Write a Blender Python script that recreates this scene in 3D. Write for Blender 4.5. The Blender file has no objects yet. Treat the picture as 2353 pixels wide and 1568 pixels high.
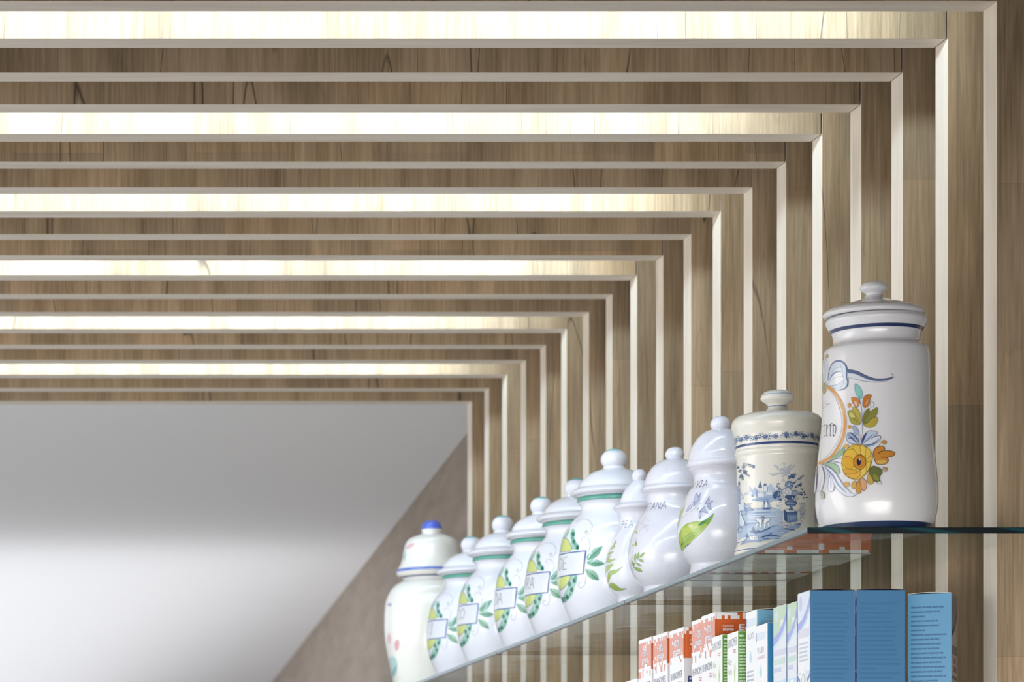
import bpy, bmesh, math, random
from math import sin, cos, pi, sqrt, hypot, atan2
from mathutils import Vector, Matrix, noise

# ------------------------------------------------------------------ camera
S = bpy.context.scene
C = S.collection
F = 8500.0            # focal length in pixels of the 2353-wide frame
PX, PY = -540.0, 2161.0   # vanishing point of the depth direction (level camera, shifted lens)
CAMH = 1.55
cd = bpy.data.cameras.new('camera')
cam = bpy.data.objects.new('camera', cd); C.objects.link(cam)
cam.location = (0, 0, CAMH); cam.rotation_euler = (pi/2, 0, 0)
cd.sensor_width = 36.0; cd.lens = F/2353*36
cd.shift_x = (1176.5-PX)/2353; cd.shift_y = (PY-784)/2353
cd.clip_start = 0.05; cd.clip_end = 100
cd.dof.use_dof = True; cd.dof.focus_distance = 5.25; cd.dof.aperture_fstop = 12.0
S.camera = cam
# ------------------------------------------------------------------ light
vs = S.view_settings
vs.view_transform = 'Standard'; vs.look = 'None'; vs.gamma = 1; vs.use_curve_mapping = False
vs.exposure = 0.14
w = bpy.data.worlds.new('world'); S.world = w; w.use_nodes = True
bg = w.node_tree.nodes['Background']
bg.inputs[0].default_value = (0.93, 0.95, 1.0, 1); bg.inputs[1].default_value = 0.225

def area(name, loc, target, sx, sy, power, col=(1, 1, 1), spread=180):
    l = bpy.data.lights.new(name, 'AREA'); l.shape = 'RECTANGLE'; l.size = sx; l.size_y = sy
    l.energy = power; l.color = col; l.spread = math.radians(spread)
    o = bpy.data.objects.new(name, l); C.objects.link(o); o.location = loc
    o.rotation_euler = (Vector(target)-Vector(loc)).to_track_quat('-Z', 'Y').to_euler()
    return o
# shop windows down the left side, added fill panels overhead and in front, the far hall's uplight
area('window_light', (-4.2, 6.4, 1.7), (1.5, 6.4, 1.9), 10, 2.6, 88, (0.96, 0.98, 1.0))
area('overhead_fill', (-1.9, 5.6, 2.78), (-0.6, 6.2, 0.4), 2.2, 7.5, 165, (1.0, 0.98, 0.95))  # unseen panel, added so light bounced off the floor reaches the undersides
area('front_fill_left', (-0.6, 1.2, 0.9), (1.6, 6.2, 1.3), 3.0, 1.6, 9.5, (1.0, 0.95, 0.88), 46)  # added fill from low front left, brightens the lower post fronts
area('front_fill_right', (1.3, 0.9, 1.0), (1.55, 5.6, 1.3), 2.6, 1.4, 9.5, (1.0, 0.97, 0.93), 46)  # added fill from the front right, lifts the shaded right of the jars
area('hall_light', (-1.9, 18.2, 2.2), (-1.9, 18.2, 4.0), 7.6, 12.4, 235, (0.93, 0.95, 1.0))

# ------------------------------------------------------------------ helpers
def P(px, py, Z):                       # where the line of sight through a point meets depth Z
    return ((px-PX)*Z/F, Z, CAMH+(PY-py)*Z/F)
def lin(c):
    if isinstance(c, str):
        c = c.lstrip('#'); c = [int(c[i:i+2], 16)/255 for i in (0, 2, 4)]
        return tuple(x/12.92 if x <= 0.04045 else ((x+0.055)/1.055)**2.4 for x in c)
    return tuple(c)
def smooth(a, b, x):
    t = max(0, min(1, (x-a)/(b-a))); return t*t*(3-2*t)

class G:
    """collects coloured faces for ONE mesh"""
    def __init__(s): s.v = []; s.f = []; s.c = []; s.s = []; s.m = []
    def add(s, vs_, fs, col=(1, 1, 1), sm=False, mi=0):
        n = len(s.v); s.v += [tuple(p) for p in vs_]
        for f in fs: s.f.append([n+i for i in f]); s.c.append(col); s.s.append(sm); s.m.append(mi)
    def quad(s, pts, col, mi=0): s.add(pts, [list(range(len(pts)))], col, False, mi)
    def box(s, x0, x1, y0, y1, z0, z1, col=(1, 1, 1), bev=0, mi=0):
        if bev <= 0:
            v = [(x, y, z) for z in (z0, z1) for y in (y0, y1) for x in (x0, x1)]
            s.add(v, [(0, 2, 3, 1), (4, 5, 7, 6), (0, 1, 5, 4), (2, 6, 7, 3), (0, 4, 6, 2), (1, 3, 7, 5)], col, False, mi)
            return
        bm = bmesh.new(); bmesh.ops.create_cube(bm, size=1)
        for v in bm.verts: v.co = ((x0+x1)/2+v.co.x*(x1-x0), (y0+y1)/2+v.co.y*(y1-y0), (z0+z1)/2+v.co.z*(z1-z0))
        bmesh.ops.bevel(bm, geom=bm.edges[:], offset=bev, segments=2, profile=0.5, affect='EDGES')
        bm.verts.index_update()
        s.add([v.co[:] for v in bm.verts], [[v.index for v in f.verts] for f in bm.faces], col, False, mi); bm.free()
    def build(s, name, mats, parent=None):
        me = bpy.data.meshes.new(name); me.from_pydata(s.v, [], s.f)
        a = me.color_attributes.new('Col', 'FLOAT_COLOR', 'CORNER')
        buf = []
        for f, c in zip(s.f, s.c): buf += [c[0], c[1], c[2], 1.0]*len(f)
        a.data.foreach_set('color', buf)
        me.polygons.foreach_set('use_smooth', s.s)
        me.polygons.foreach_set('material_index', s.m)
        for m in (mats if isinstance(mats, (list, tuple)) else [mats]): me.materials.append(m)
        me.update()
        o = bpy.data.objects.new(name, me); C.objects.link(o)
        if parent: o.parent = parent
        return o
def tag(o, label=None, cat=None, group=None, kind=None):
    if label: o['label'] = label
    if cat: o['category'] = cat
    if group: o['group'] = group
    if kind: o['kind'] = kind
    return o
def thing(name, loc, label, cat, group=None, rz=0):
    o = bpy.data.objects.new(name, None); C.objects.link(o); o.location = loc; o.rotation_euler = (0, 0, rz)
    o.empty_display_size = 0.05
    return tag(o, label, cat, group)

# ------------------------------------------------------------------ materials
class NT:
    def __init__(s, name):
        s.mat = bpy.data.materials.new(name); s.mat.use_nodes = True; s.t = s.mat.node_tree; s.t.nodes.clear()
        s.out = s.t.nodes.new('ShaderNodeOutputMaterial')
    def n(s, typ, ins=None, **kw):
        nd = s.t.nodes.new(typ)
        for k, v in kw.items(): setattr(nd, k, v)
        for k, v in (ins or {}).items():
            if isinstance(v, bpy.types.NodeSocket): s.t.links.new(v, nd.inputs[k])
            else: nd.inputs[k].default_value = v
        return nd
    def math(s, op, a, b=0.0, c=0.0, clamp=False):
        nd = s.n('ShaderNodeMath', {0: a, 1: b, 2: c}, operation=op); nd.use_clamp = clamp; return nd.outputs[0]
    def ramp(s, fac, stops):
        nd = s.n('ShaderNodeValToRGB', {0: fac}); e = nd.color_ramp.elements
        while len(e) < len(stops): e.new(0.5)
        for i, (p, c) in enumerate(stops): e[i].position = p; e[i].color = tuple(c)+(1,)
        return nd.outputs[0]
    def mix(s, fac, a, b, mode='MIX'):
        nd = s.t.nodes.new('ShaderNodeMix'); nd.data_type = 'RGBA'; nd.blend_type = mode
        for i, v in ((0, fac), (6, a), (7, b)):
            if isinstance(v, bpy.types.NodeSocket): s.t.links.new(v, nd.inputs[i])
            else: nd.inputs[i].default_value = (tuple(v)+(1,) if i and len(v) == 3 else v)
        return nd.outputs[2]
    def done(s, shader): s.t.links.new(shader, s.out.inputs[0]); return s.mat

def wood_mat(name, light, mid, dark, cracks=1.0, planks=True, length_axis='z'):
    """veneer whose grain runs along z (or x); cracks and plank joints belong to the board itself"""
    t = NT(name)
    co = t.n('ShaderNodeTexCoord').outputs['Object']
    rnd = t.n('ShaderNodeObjectInfo').outputs['Random']
    off = t.n('ShaderNodeCombineXYZ', {0: t.math('MULTIPLY', rnd, 37.0), 1: t.math('MULTIPLY', rnd, 11.0), 2: t.math('MULTIPLY', rnd, 23.0)}).outputs[0]
    p = t.n('ShaderNodeVectorMath', {0: co, 1: off}, operation='ADD').outputs[0]
    if length_axis == 'x': stretch = lambda a, b: (b, a, a)
    else: stretch = lambda a, b: (a, a, b)
    def nz(sc, det=4, rough=0.62, dist=0.0):
        m = t.n('ShaderNodeMapping', {'Vector': p, 'Scale': sc}).outputs[0]
        return t.n('ShaderNodeTexNoise', {'Vector': m, 'Scale': 1.0, 'Detail': det, 'Roughness': rough, 'Distortion': dist}).outputs[0]
    g = nz(stretch(260, 9), 4, 0.6)
    b = nz(stretch(20, 2.2), 3, 0.5, 0.6)
    big = nz(stretch(6, 1.2), 2)
    f = t.math('ADD', t.math('MULTIPLY', g, 0.42), t.math('ADD', t.math('MULTIPLY', b, 0.5), t.math('MULTIPLY', big, 0.23)))
    col = t.ramp(f, [(0.42, dark), (0.56, mid), (0.72, light)])
    if planks:
        sp = t.n('ShaderNodeSeparateXYZ', {0: p})
        br = t.n('ShaderNodeTexBrick', {'Vector': t.n('ShaderNodeCombineXYZ', {0: sp.outputs[2], 1: sp.outputs[0], 2: 0.0}).outputs[0],
             'Color1': (0.0, 0, 0, 1), 'Color2': (1, 1, 1, 1), 'Mortar': (0.5, 0.5, 0.5, 1), 'Scale': 1.0, 'Mortar Size': 0.0006, 'Mortar Smooth': 0.3,
             'Brick Width': 0.62, 'Row Height': 0.145, 'Bias': 0.0})
        tone = t.ramp(br.outputs[0], [(0.0, (0.80, 0.80, 0.82)), (0.5, (1.0, 1.0, 1.0)), (1.0, (1.12, 1.05, 0.98))])
        col = t.mix(0.75, col, tone, 'MULTIPLY')
        col = t.mix(t.math('MULTIPLY', br.outputs['Fac'], 0.30), col, (0.10, 0.075, 0.05))
    if cracks > 0:
        cr = nz(stretch(11, 0.7), 1, 0.4)
        d = t.math('ABSOLUTE', t.math('SUBTRACT', cr, 0.5))
        gate = nz(stretch(4.0, 3.0), 1)
        line = t.math('SUBTRACT', 1.0, t.math('DIVIDE', d, 0.0032), clamp=True)
        line = t.math('MULTIPLY', line, t.math('MULTIPLY', t.math('SUBTRACT', gate, 0.40), 9.0, clamp=True))
        cr2 = nz(stretch(19, 2.2), 1, 0.4)
        l2 = t.math('SUBTRACT', 1.0, t.math('DIVIDE', t.math('ABSOLUTE', t.math('SUBTRACT', cr2, 0.5)), 0.006), clamp=True)
        line = t.math('ADD', t.math('MULTIPLY', line, 0.9*cracks), t.math('MULTIPLY', l2, 0.12*cracks), clamp=True)
        col = t.mix(line, col, (0.06, 0.042, 0.028))
    bump = t.n('ShaderNodeBump', {'Strength': 0.12, 'Distance': 0.001, 'Height': g}).outputs[0]
    bs = t.n('ShaderNodeBsdfPrincipled', {'Base Color': col, 'Roughness': 0.5, 'Specular IOR Level': 0.35, 'Normal': bump})
    return t.done(bs.outputs[0])
M = {}
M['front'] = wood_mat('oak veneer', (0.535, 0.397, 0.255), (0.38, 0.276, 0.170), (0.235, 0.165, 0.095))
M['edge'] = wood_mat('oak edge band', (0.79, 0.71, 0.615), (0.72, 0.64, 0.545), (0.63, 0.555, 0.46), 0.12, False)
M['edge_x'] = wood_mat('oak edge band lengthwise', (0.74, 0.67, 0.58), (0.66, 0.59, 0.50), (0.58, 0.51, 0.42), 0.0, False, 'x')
M['brown'] = wood_mat('brown wall panel', (0.33, 0.255, 0.19), (0.27, 0.205, 0.15), (0.21, 0.155, 0.11), 0.0, False, 'x')

def plain(name, col, rough=0.6, spec=0.4, metal=0.0):
    t = NT(name)
    nz = t.n('ShaderNodeTexNoise', {'Scale': 6.0, 'Detail': 3.0}).outputs[0]
    c = t.mix(t.math('MULTIPLY', nz, 0.10), col, tuple(x*0.85 for x in col))
    return t.done(t.n('ShaderNodeBsdfPrincipled', {'Base Color': c, 'Roughness': rough, 'Specular IOR Level': spec, 'Metallic': metal}).outputs[0])
M['plaster'] = plain('white plaster', (0.80, 0.80, 0.80), 0.8)
M['dark'] = plain('dark void paint', (0.05, 0.045, 0.04), 0.9)
M['floor'] = plain('pale floor', (0.74, 0.74, 0.75), 0.35)

def painted(name, rough, coat=0.0, crackle=0.0, bump=0.0):
    t = NT(name)
    col = t.n('ShaderNodeVertexColor', layer_name='Col').outputs[0]
    co = t.n('ShaderNodeTexCoord').outputs['Object']
    ins = {'Roughness': rough, 'Specular IOR Level': 0.5, 'Coat Weight': coat, 'Coat Roughness': 0.03}
    if crackle:
        v = t.n('ShaderNodeTexVoronoi', {'Vector': t.n('ShaderNodeMapping', {'Vector': co, 'Rotation': (0.5, 0.9, 0.3), 'Scale': (95, 60, 32)}).outputs[0], 'Scale': 1.0}, feature='DISTANCE_TO_EDGE').outputs[0]
        ln = t.math('SUBTRACT', 1.0, t.math('DIVIDE', v, 0.018), clamp=True)
        col = t.mix(t.math('MULTIPLY', ln, crackle), col, (0.42, 0.38, 0.42))
        sp = t.n('ShaderNodeTexNoise', {'Vector': co, 'Scale': 120.0, 'Detail': 1.0}).outputs[0]
        col = t.mix(t.math('MULTIPLY', t.math('SUBTRACT', sp, 0.79), 12.0, clamp=True), col, (0.08, 0.08, 0.12))
    if bump:
        nz = t.n('ShaderNodeTexNoise', {'Vector': t.n('ShaderNodeMapping', {'Vector': co, 'Scale': (12, 12, 60)}).outputs[0], 'Scale': 1.0, 'Detail': 2.0}).outputs[0]
        ins['Normal'] = t.n('ShaderNodeBump', {'Strength': bump, 'Distance': 0.002, 'Height': nz}).outputs[0]
    ins['Base Color'] = col
    return t.done(t.n('ShaderNodeBsdfPrincipled', ins).outputs[0])
M['glaze'] = painted('white tin glaze', 0.24, 0.4, 0, 0.18)
M['crackle'] = painted('crackled white glaze', 0.25, 0.5, 0.22, 0.22)
M['china'] = painted('smooth cream china', 0.25, 0.2, 0, 0.03)
M['card'] = painted('printed carton', 0.22, 0.6)

def glass_face():
    t = NT('clear shelf glass')
    g = t.n('ShaderNodeNewGeometry')
    d = t.n('ShaderNodeVectorMath', {0: g.outputs['Normal'], 1: g.outputs['Incoming']}, operation='DOT_PRODUCT').outputs['Value']
    k = t.math('POWER', t.math('SUBTRACT', 1.0, t.math('ABSOLUTE', d), clamp=True), 5.0)
    fr = t.math('ADD', t.math('MULTIPLY', k, 0.96), 0.04, clamp=True)
    tr = t.n('ShaderNodeBsdfTransparent', {0: (0.93, 0.97, 0.96, 1)}).outputs[0]
    gl = t.n('ShaderNodeBsdfGlossy', {'Color': (0.97, 0.99, 0.98, 1), 'Roughness': 0.0}).outputs[0]
    return t.done(t.n('ShaderNodeMixShader', {0: fr, 1: tr, 2: gl}).outputs[0])
M['glass'] = glass_face()
def glass_end(name, c1, c2, rough):
    t = NT(name)
    co = t.n('ShaderNodeTexCoord').outputs['Object']
    wv = t.n('ShaderNodeTexWave', {'Vector': t.n('ShaderNodeMapping', {'Vector': co, 'Rotation': (0, 0.9, 0), 'Scale': (4, 1, 22)}).outputs[0], 'Scale': 1.0, 'Distortion': 3.0, 'Detail': 1.0}).outputs[1]
    col = t.ramp(wv, [(0.70, c1), (1.0, c2)])
    return t.done(t.n('ShaderNodeBsdfPrincipled', {'Base Color': col, 'Roughness': rough, 'Specular IOR Level': 0.6}).outputs[0])
M['glass_end'] = glass_end('green glass end', (0.002, 0.008, 0.012), (0.003, 0.05, 0.065), 0.25)
M['glass_edge'] = glass_end('polished glass edge', (0.12, 0.19, 0.21), (0.19, 0.27, 0.30), 0.2)

def led_mat():
    t = NT('led diffuser')
    return t.done(t.n('ShaderNodeEmission', {0: (0.69, 0.87, 1.0, 1), 1: 54.0}).outputs[0])
M['led'] = led_mat()

# ------------------------------------------------------------------ the setting
Z0, PITCH, DEP = 4.85, 0.2, 0.0535
XP = 2830*Z0/F                # inner face of every post
YB = CAMH+2158*Z0/F           # underside of every beam
NFR = 19
ZEND = Z0+PITCH*(NFR-1)+DEP
def struct(name, g, m): return tag(g.build(name, m), kind='structure')
g = G(); g.box(-6, 4, -1, 26, -0.1, 0); struct('floor', g, M['floor'])
g = G(); g.box(XP+0.17, XP+0.27, 3.2, ZEND, 0, YB+0.30); struct('wall_right', g, M['dark'])
g = G(); g.box(-1.6, XP+0.17, 3.2, ZEND, YB+0.22, YB+0.30); struct('ceiling', g, M['dark'])
YC = CAMH+1.285
g = G(); g.box(-6, 4.2, ZEND+0.01, 26, YC, YC+0.1); struct('ceiling_far', g, M['plaster'])
g = G(); g.box(-6, 4.2, 26, 26.1, 0, YC+0.1); struct('wall_back', g, M['plaster'])
# brown panelled wall beyond the slats, running slightly across the depth
zc = 1.285*F/1151; xc = 1602*zc/F; dx = (161-PX)/F
g = G(); L = 17.0
g.box(0, L, -0.1, 0, 0, YC)
wb = struct('wall_far', g, M['brown'])
zs = ZEND+0.02
wb.location = (xc+(zs-zc)*dx, zs, 0); wb.rotation_euler = (0, 0, atan2(1, dx))

# ------------------------------------------------------------------ slatted portal frames
ORD = ['nearest', 'second', 'third', 'fourth', 'fifth', 'sixth', 'seventh', 'eighth', 'ninth', 'tenth', 'eleventh', 'twelfth',
       'thirteenth', 'fourteenth', 'fifteenth', 'sixteenth', 'seventeenth', 'eighteenth', 'farthest']
XL = -1.55
for k in range(NFR):
    z = Z0+PITCH*k
    gap = 0.0020 if k in (1, 2, 3, 4, 5, 9, 10) else 0.0004
    lit = k % 3 == 1
    nm = ORD[k]+(' wooden slat frame' if k in (0, NFR-1) else ' oak slat frame from the front')
    if k == 0: lb = nm+', its post beside the right edge'
    elif k == NFR-1: lb = nm+', framing the opening to the grey ceiling beyond'
    elif lit: lb = nm+', its beam face brightly lit white'
    else: lb = nm+', its beam face in shade'
    t = thing('slat_frame', (XP, z, 0), lb, 'wooden frame', 'portal frames of oak slats')
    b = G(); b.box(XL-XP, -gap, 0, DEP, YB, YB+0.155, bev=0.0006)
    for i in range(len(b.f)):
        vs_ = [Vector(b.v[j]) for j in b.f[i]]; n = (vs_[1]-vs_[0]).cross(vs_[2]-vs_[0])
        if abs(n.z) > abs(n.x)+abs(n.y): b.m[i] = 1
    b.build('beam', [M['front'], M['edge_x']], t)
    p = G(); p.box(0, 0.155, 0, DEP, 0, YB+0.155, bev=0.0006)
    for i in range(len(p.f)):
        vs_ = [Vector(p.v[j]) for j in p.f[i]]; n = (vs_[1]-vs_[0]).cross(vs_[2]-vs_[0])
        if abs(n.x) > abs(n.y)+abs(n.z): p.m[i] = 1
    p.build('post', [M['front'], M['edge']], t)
    if k % 3 == 0 and k < NFR-1:
        l = G(); l.box(XL-XP+0.05, -0.10, DEP, DEP+0.006, YB+0.040, YB+0.060)
        l.build('light_strip', M['led'], t)

# ------------------------------------------------------------------ glass shelves
YS = 0.5247                  # shelf top above the camera
ZS = 4.70; XE = 2395*ZS/F    # near end and front edge of the shelf
def shelf(z0, z1, ytop, lab):
    t = thing('glass_shelf', (XE, z0, CAMH+ytop-0.008), lab, 'shelf', 'glass shelf panes')
    g = G(); W = XP-XE-0.0005; D = z1-z0-0.003; h = 0.008; e = 0.0008
    g.quad([(e, e, 0), (e, D-e, 0), (W, D-e, 0), (W, e, 0)], (1, 1, 1), 0)
    g.quad([(e, e, h), (W, e, h), (W, D-e, h), (e, D-e, h)], (1, 1, 1), 0)
    g.build('pane', [M['glass']], t)
    k = G()
    k.quad([(e, 0, e), (W, 0, e), (W, 0, h-e), (e, 0, h-e)], (1, 1, 1), 0)
    k.quad([(e, 0, e), (e, e, 0), (W, e, 0), (W, 0, e)], (1, 1, 1), 0)
    k.quad([(e, 0, h-e), (W, 0, h-e), (W, e, h), (e, e, h)], (1, 1, 1), 0)
    k.quad([(e, D, e), (e, D, h-e), (W, D, h-e), (W, D, e)], (1, 1, 1), 0)
    k.quad([(0, e, 0.0024), (0, e, h-e), (0, D-e, h-e), (0, D-e, 0.0024)], (1, 1, 1), 1)
    k.quad([(0, e, e), (0, e, 0.0024), (0, D-e, 0.0024), (0, D-e, e)], (1, 1, 1), 0)
    k.quad([(0, e, e), (0, D-e, e), (e, D-e, 0), (e, e, 0)], (1, 1, 1), 0)
    k.quad([(0, e, h-e), (e, e, h), (e, D-e, h), (0, D-e, h-e)], (1, 1, 1), 1)
    k.quad([(0, e, e), (e, 0, e), (e, 0, h-e), (0, e, h-e)], (1, 1, 1), 0)
    k.quad([(0, D-e, e), (0, D-e, h-e), (e, D, h-e), (e, D, e)], (1, 1, 1), 0)
    k.build('polished_edge', [M['glass_end'], M['glass_edge']], t)
labs = ['glass shelf pane with the nearest jars on it, its green end edge facing us',
        'glass shelf pane behind the first joint, under the white herb jars',
        'glass shelf pane behind the second joint, under green-banded jars',
        'farthest glass shelf pane, under the blue-rimmed jar']
for i in range(4): shelf(ZS+i, ZS+i+1, YS, labs[i])
YLOW = YS-0.30
shelf(ZS-0.1, ZS+1.4, YLOW, 'lower glass shelf pane carrying the boxes of medicine')

# ------------------------------------------------------------------ turned jars
def resample(pts, n=6):
    """Catmull-Rom through (r, h) points; repeated points keep a corner"""
    out = []
    q = [pts[0]]+pts+[pts[-1]]
    for i in range(1, len(q)-2):
        p0, p1, p2, p3 = q[i-1], q[i], q[i+1], q[i+2]
        if p1 == p2: continue
        for j in range(n):
            t = j/n
            r = []
            for a, b, c, d in zip(p0, p1, p2, p3):
                r.append(0.5*((2*b)+(-a+c)*t+(2*a-5*b+4*c-d)*t*t+(-a+3*b-3*c+d)*t**3))
            out.append((max(r[0], 0.0), r[1]))
    out.append(tuple(pts[-1])); return out

class Jar:
    NS = 112
    def __init__(s, xc, Z, white, mat):
        s.Z = Z; s.X = (xc-PX)*Z/F; s.xc = xc; s.white = lin(white); s.mat = mat; s.prof = {}; s.tab = {}; s.g = {}; s.off = {}
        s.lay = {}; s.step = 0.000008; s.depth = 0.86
    def px(s, half, y, side=-1):       # a silhouette reading -> (radius, height over the shelf)
        u = s.xc-PX; q = sqrt(F*F+u*u); R = half/q*s.Z
        z = s.Z-side*R*u/q
        return (R, (PY-y)*z/F-YS)
    def part(s, name, pts, side=-1, dx=0.0, raw=False, n=6, sc=(1, 1)):
        pr = pts if raw else [s.px(a, b, side) for a, b in pts]
        pr = [(a*sc[0], b*sc[1]) for a, b in pr]
        pr = resample(pr, n); s.prof[name] = pr; s.off[name] = dx
        g = G(); N = s.NS
        for i, (r, h) in enumerate(pr):
            for k in range(N):
                a = 2*pi*k/N; g.v.append((dx+r*sin(a), -r*cos(a), h))
        for i in range(len(pr)-1):
            for k in range(N):
                a, b, c, d = i*N+k, i*N+(k+1) % N, (i+1)*N+(k+1) % N, (i+1)*N+k
                g.f.append([a, d, c, b]); g.c.append(s.white); g.s.append(True); g.m.append(0)
        s.g[name] = g; return g
    def rad(s, name, h):               # outer radius at a height, from a table made once
        if name not in s.tab:
            pr = s.prof[name]; h0 = min(q[1] for q in pr); h1 = max(q[1] for q in pr); N = 900; tb = [0.0]*(N+1)
            for (ra, ya), (rb, yb) in zip(pr, pr[1:]):
                if ya == yb: continue
                if ya > yb: ra, ya, rb, yb = rb, yb, ra, ya
                i0 = int(math.ceil((ya-h0)/(h1-h0)*N-1e-6)); i1 = int((yb-h0)/(h1-h0)*N+1e-6)
                for i in range(max(i0, 0), min(i1, N)+1):
                    y = h0+(h1-h0)*i/N; r = ra+(rb-ra)*(y-ya)/(yb-ya)
                    if r > tb[i]: tb[i] = r
            s.tab[name] = (h0, h1, tb)
        h0, h1, tb = s.tab[name]
        if not h0 <= h <= h1: return 0.0
        t = (h-h0)/(h1-h0)*900; i = min(int(t), 899); return tb[i]+(tb[i+1]-tb[i])*(t-i)
    def hit(s, name, px, py):          # surface point seen at (px, py) -> (angle, height)
        def g(z):
            x = (px-PX)*z/F; h = (PY-py)*z/F-YS
            return hypot(x-s.X-s.off[name], z-s.Z)-s.rad(name, h), x, h
        zs_ = [s.Z-0.16+0.165*i/60 for i in range(61)]; bz = None; bm_ = 1e9; prev = None
        for z in zs_:
            v = g(z)[0]
            if prev is not None and prev > 0 >= v:
                a, b = z-0.165/60, z
                for _ in range(16):
                    m = (a+b)/2
                    if g(m)[0] > 0: a = m
                    else: b = m
                bz = b; break
            if abs(v) < bm_: bm_ = abs(v); bz0 = z
            prev = v
        if bz is None: bz = bz0
        _, x, h = g(bz)
        return (atan2(x-s.X-s.off[name], -(bz-s.Z)), h)
    def at(s, name, a, h, off):
        r = s.rad(name, h)+off
        return (s.off[name]+r*sin(a), -r*cos(a), h)
    def up(s, name):                   # every coat of paint lies a hair above the one before
        s.lay[name] = s.lay.get(name, 0)+1; return 0.00012+s.lay[name]*s.step
    # ---- painting: shapes in (angle, height); tr(px, py) converts readings
    def fill(s, name, poly, col, mirror=False):
        off = s.up(name); R = 0.07
        for mir in ((False, True) if mirror else (False,)):
            bm = bmesh.new()
            vs_ = [bm.verts.new((a*R, h, 0)) for a, h in poly]
            try: bm.faces.new(vs_)
            except ValueError: bm.free(); return
            bmesh.ops.triangulate(bm, faces=bm.faces[:])
            for it in range(8):
                lim = 0.0016
                es = [e for e in bm.edges if e.calc_length() > lim]
                if not es or len(bm.faces) > 14000: break
                bmesh.ops.subdivide_edges(bm, edges=es, cuts=1)
                bmesh.ops.triangulate(bm, faces=bm.faces[:])
            bm.verts.index_update()
            pts = []
            for v in bm.verts:
                a = v.co.x/R
                if mir: a = -pi-a
                pts.append(s.at(name, a, v.co.y, off))
            fs = []
            for f in bm.faces:
                ids = [v.index for v in f.verts]
                n = f.normal.z
                if (n < 0) != mir: ids = ids[::-1]
                fs.append(ids)
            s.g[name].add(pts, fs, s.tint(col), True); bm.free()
    def stroke(s, name, pts, w0, col, w1=None, mirror=False, closed=False):
        """ribbon through (angle, height) points; widths in metres, belly w0 -> end w1"""
        off = s.up(name); R = 0.07
        q = [Vector((a*R, h)) for a, h in pts]
        if closed: q = q+[q[0]]
        d = []
        for i in range(len(q)-1):
            n = max(1, int((q[i+1]-q[i]).length/0.0012))
            for j in range(n): d.append(q[i].lerp(q[i+1], j/n))
        d.append(q[-1]); n = len(d)
        if n < 2: return
        for mir in ((False, True) if mirror else (False,)):
            v = []; nc = max(1, int(math.ceil(max(w0, w1 or 0)/0.0012)))
            for i, p in enumerate(d):
                t = (d[min(i+1, n-1)]-d[max(i-1, 0)])
                if t.length < 1e-9: t = Vector((1, 0))
                t.normalize(); nn = Vector((-t.y, t.x))
                ww = w0 if w1 is None else (w1+(w0-w1)*sin(pi*i/(n-1)))
                for q_ in range(nc+1):
                    c = p+nn*ww*(0.5-q_/nc); a = c.x/R
                    if mir: a = -pi-a
                    v.append(s.at(name, a, c.y, off))
            fs = []
            for i in range(n-1):
                for q_ in range(nc):
                    a = i*(nc+1)+q_; b = a+nc+1
                    fs.append((a, a+1, b+1, b) if not mir else (a, b, b+1, a+1))
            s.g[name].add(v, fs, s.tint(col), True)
    def band(s, name, h0, h1, col, off=0.0):
        g = s.g[name]; N = s.NS; st = len(g.v); K = 24; o = s.up(name)+off
        for i in range(K+1):
            h = h0+(h1-h0)*i/K; r = s.rad(name, h)+o
            for k in range(N):
                a = 2*pi*k/N; g.v.append((s.off[name]+r*sin(a), -r*cos(a), h))
        for i in range(K):
            for k in range(N):
                a, b, c, d = st+i*N+k, st+i*N+(k+1) % N, st+(i+1)*N+(k+1) % N, st+(i+1)*N+k
                g.f.append([a, b, c, d]); g.c.append(lin(col)); g.s.append(True); g.m.append(0)
    def hpx(s, y, half=None):          # height of a ring whose nearest point is read at y
        if half is None: half = 80
        R = half/F*s.Z
        return (PY-y)*(s.Z-R)/F-YS
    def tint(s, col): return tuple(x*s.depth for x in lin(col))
    def finish(s, label, group=None, rz=0.0, name='apothecary_jar'):
        t = thing(name, (s.X, s.Z, CAMH+YS+0.0002), label, 'jar', group)
        b = s.g['body'].build('body', M[s.mat], t)
        l = s.g['lid'].build('lid', M[s.mat], t)
        kn = s.g['knob'].build('knob', M[s.mat], l)
        s.root = t
        return t
def foot(jar, r):                     # unglazed foot ring and sunken base
    return [(0.0, 0.004), (r*0.80, 0.004), (r*0.84, 0.0), (r*0.84, 0.0), (r*0.97, 0.0), (r*0.97, 0.0)]
def body_pts(jar, pts, side=-1):
    pr = [jar.px(a, b, side) for a, b in pts]       # listed rim -> foot
    h0 = pr[-1][1]; top = pr[0][1]
    pr = [(r, (h-h0)*top/(top-h0) if True else h) for r, h in pr]
    pr = pr[::-1]
    return foot(jar, pr[0][0])+[(pr[0][0], 0.0015)]+pr[1:]+[(pr[-1][0]*0.93, pr[-1][1]+0.001), (pr[-1][0]*0.86, pr[-1][1]-0.006)]
def split_lid(pts, i): return pts[:i+1], pts[i:]
def lid_parts(j, knob, lid, side=-1, dx=0.0, sc=(1, 1)):
    """readings from the top down; the lid is closed underneath"""
    k = [j.px(a, b, side) for a, b in knob][::-1]
    l = [j.px(a, b, side) for a, b in lid][::-1]
    k = [(max(a, 0), b) for a, b in k]
    l = [(0.0, l[0][1]+0.001), (l[0][0]*0.90, l[0][1]+0.0005), (l[0][0]*0.97, l[0][1])]+l
    j.part('lid', l+[(0.0, l[-1][1]+0.0003)], raw=True, dx=dx, sc=sc)
    j.part('knob', [(k[0][0]*1.02, k[0][1]-0.001)]+k, raw=True, dx=dx, sc=sc)

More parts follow.
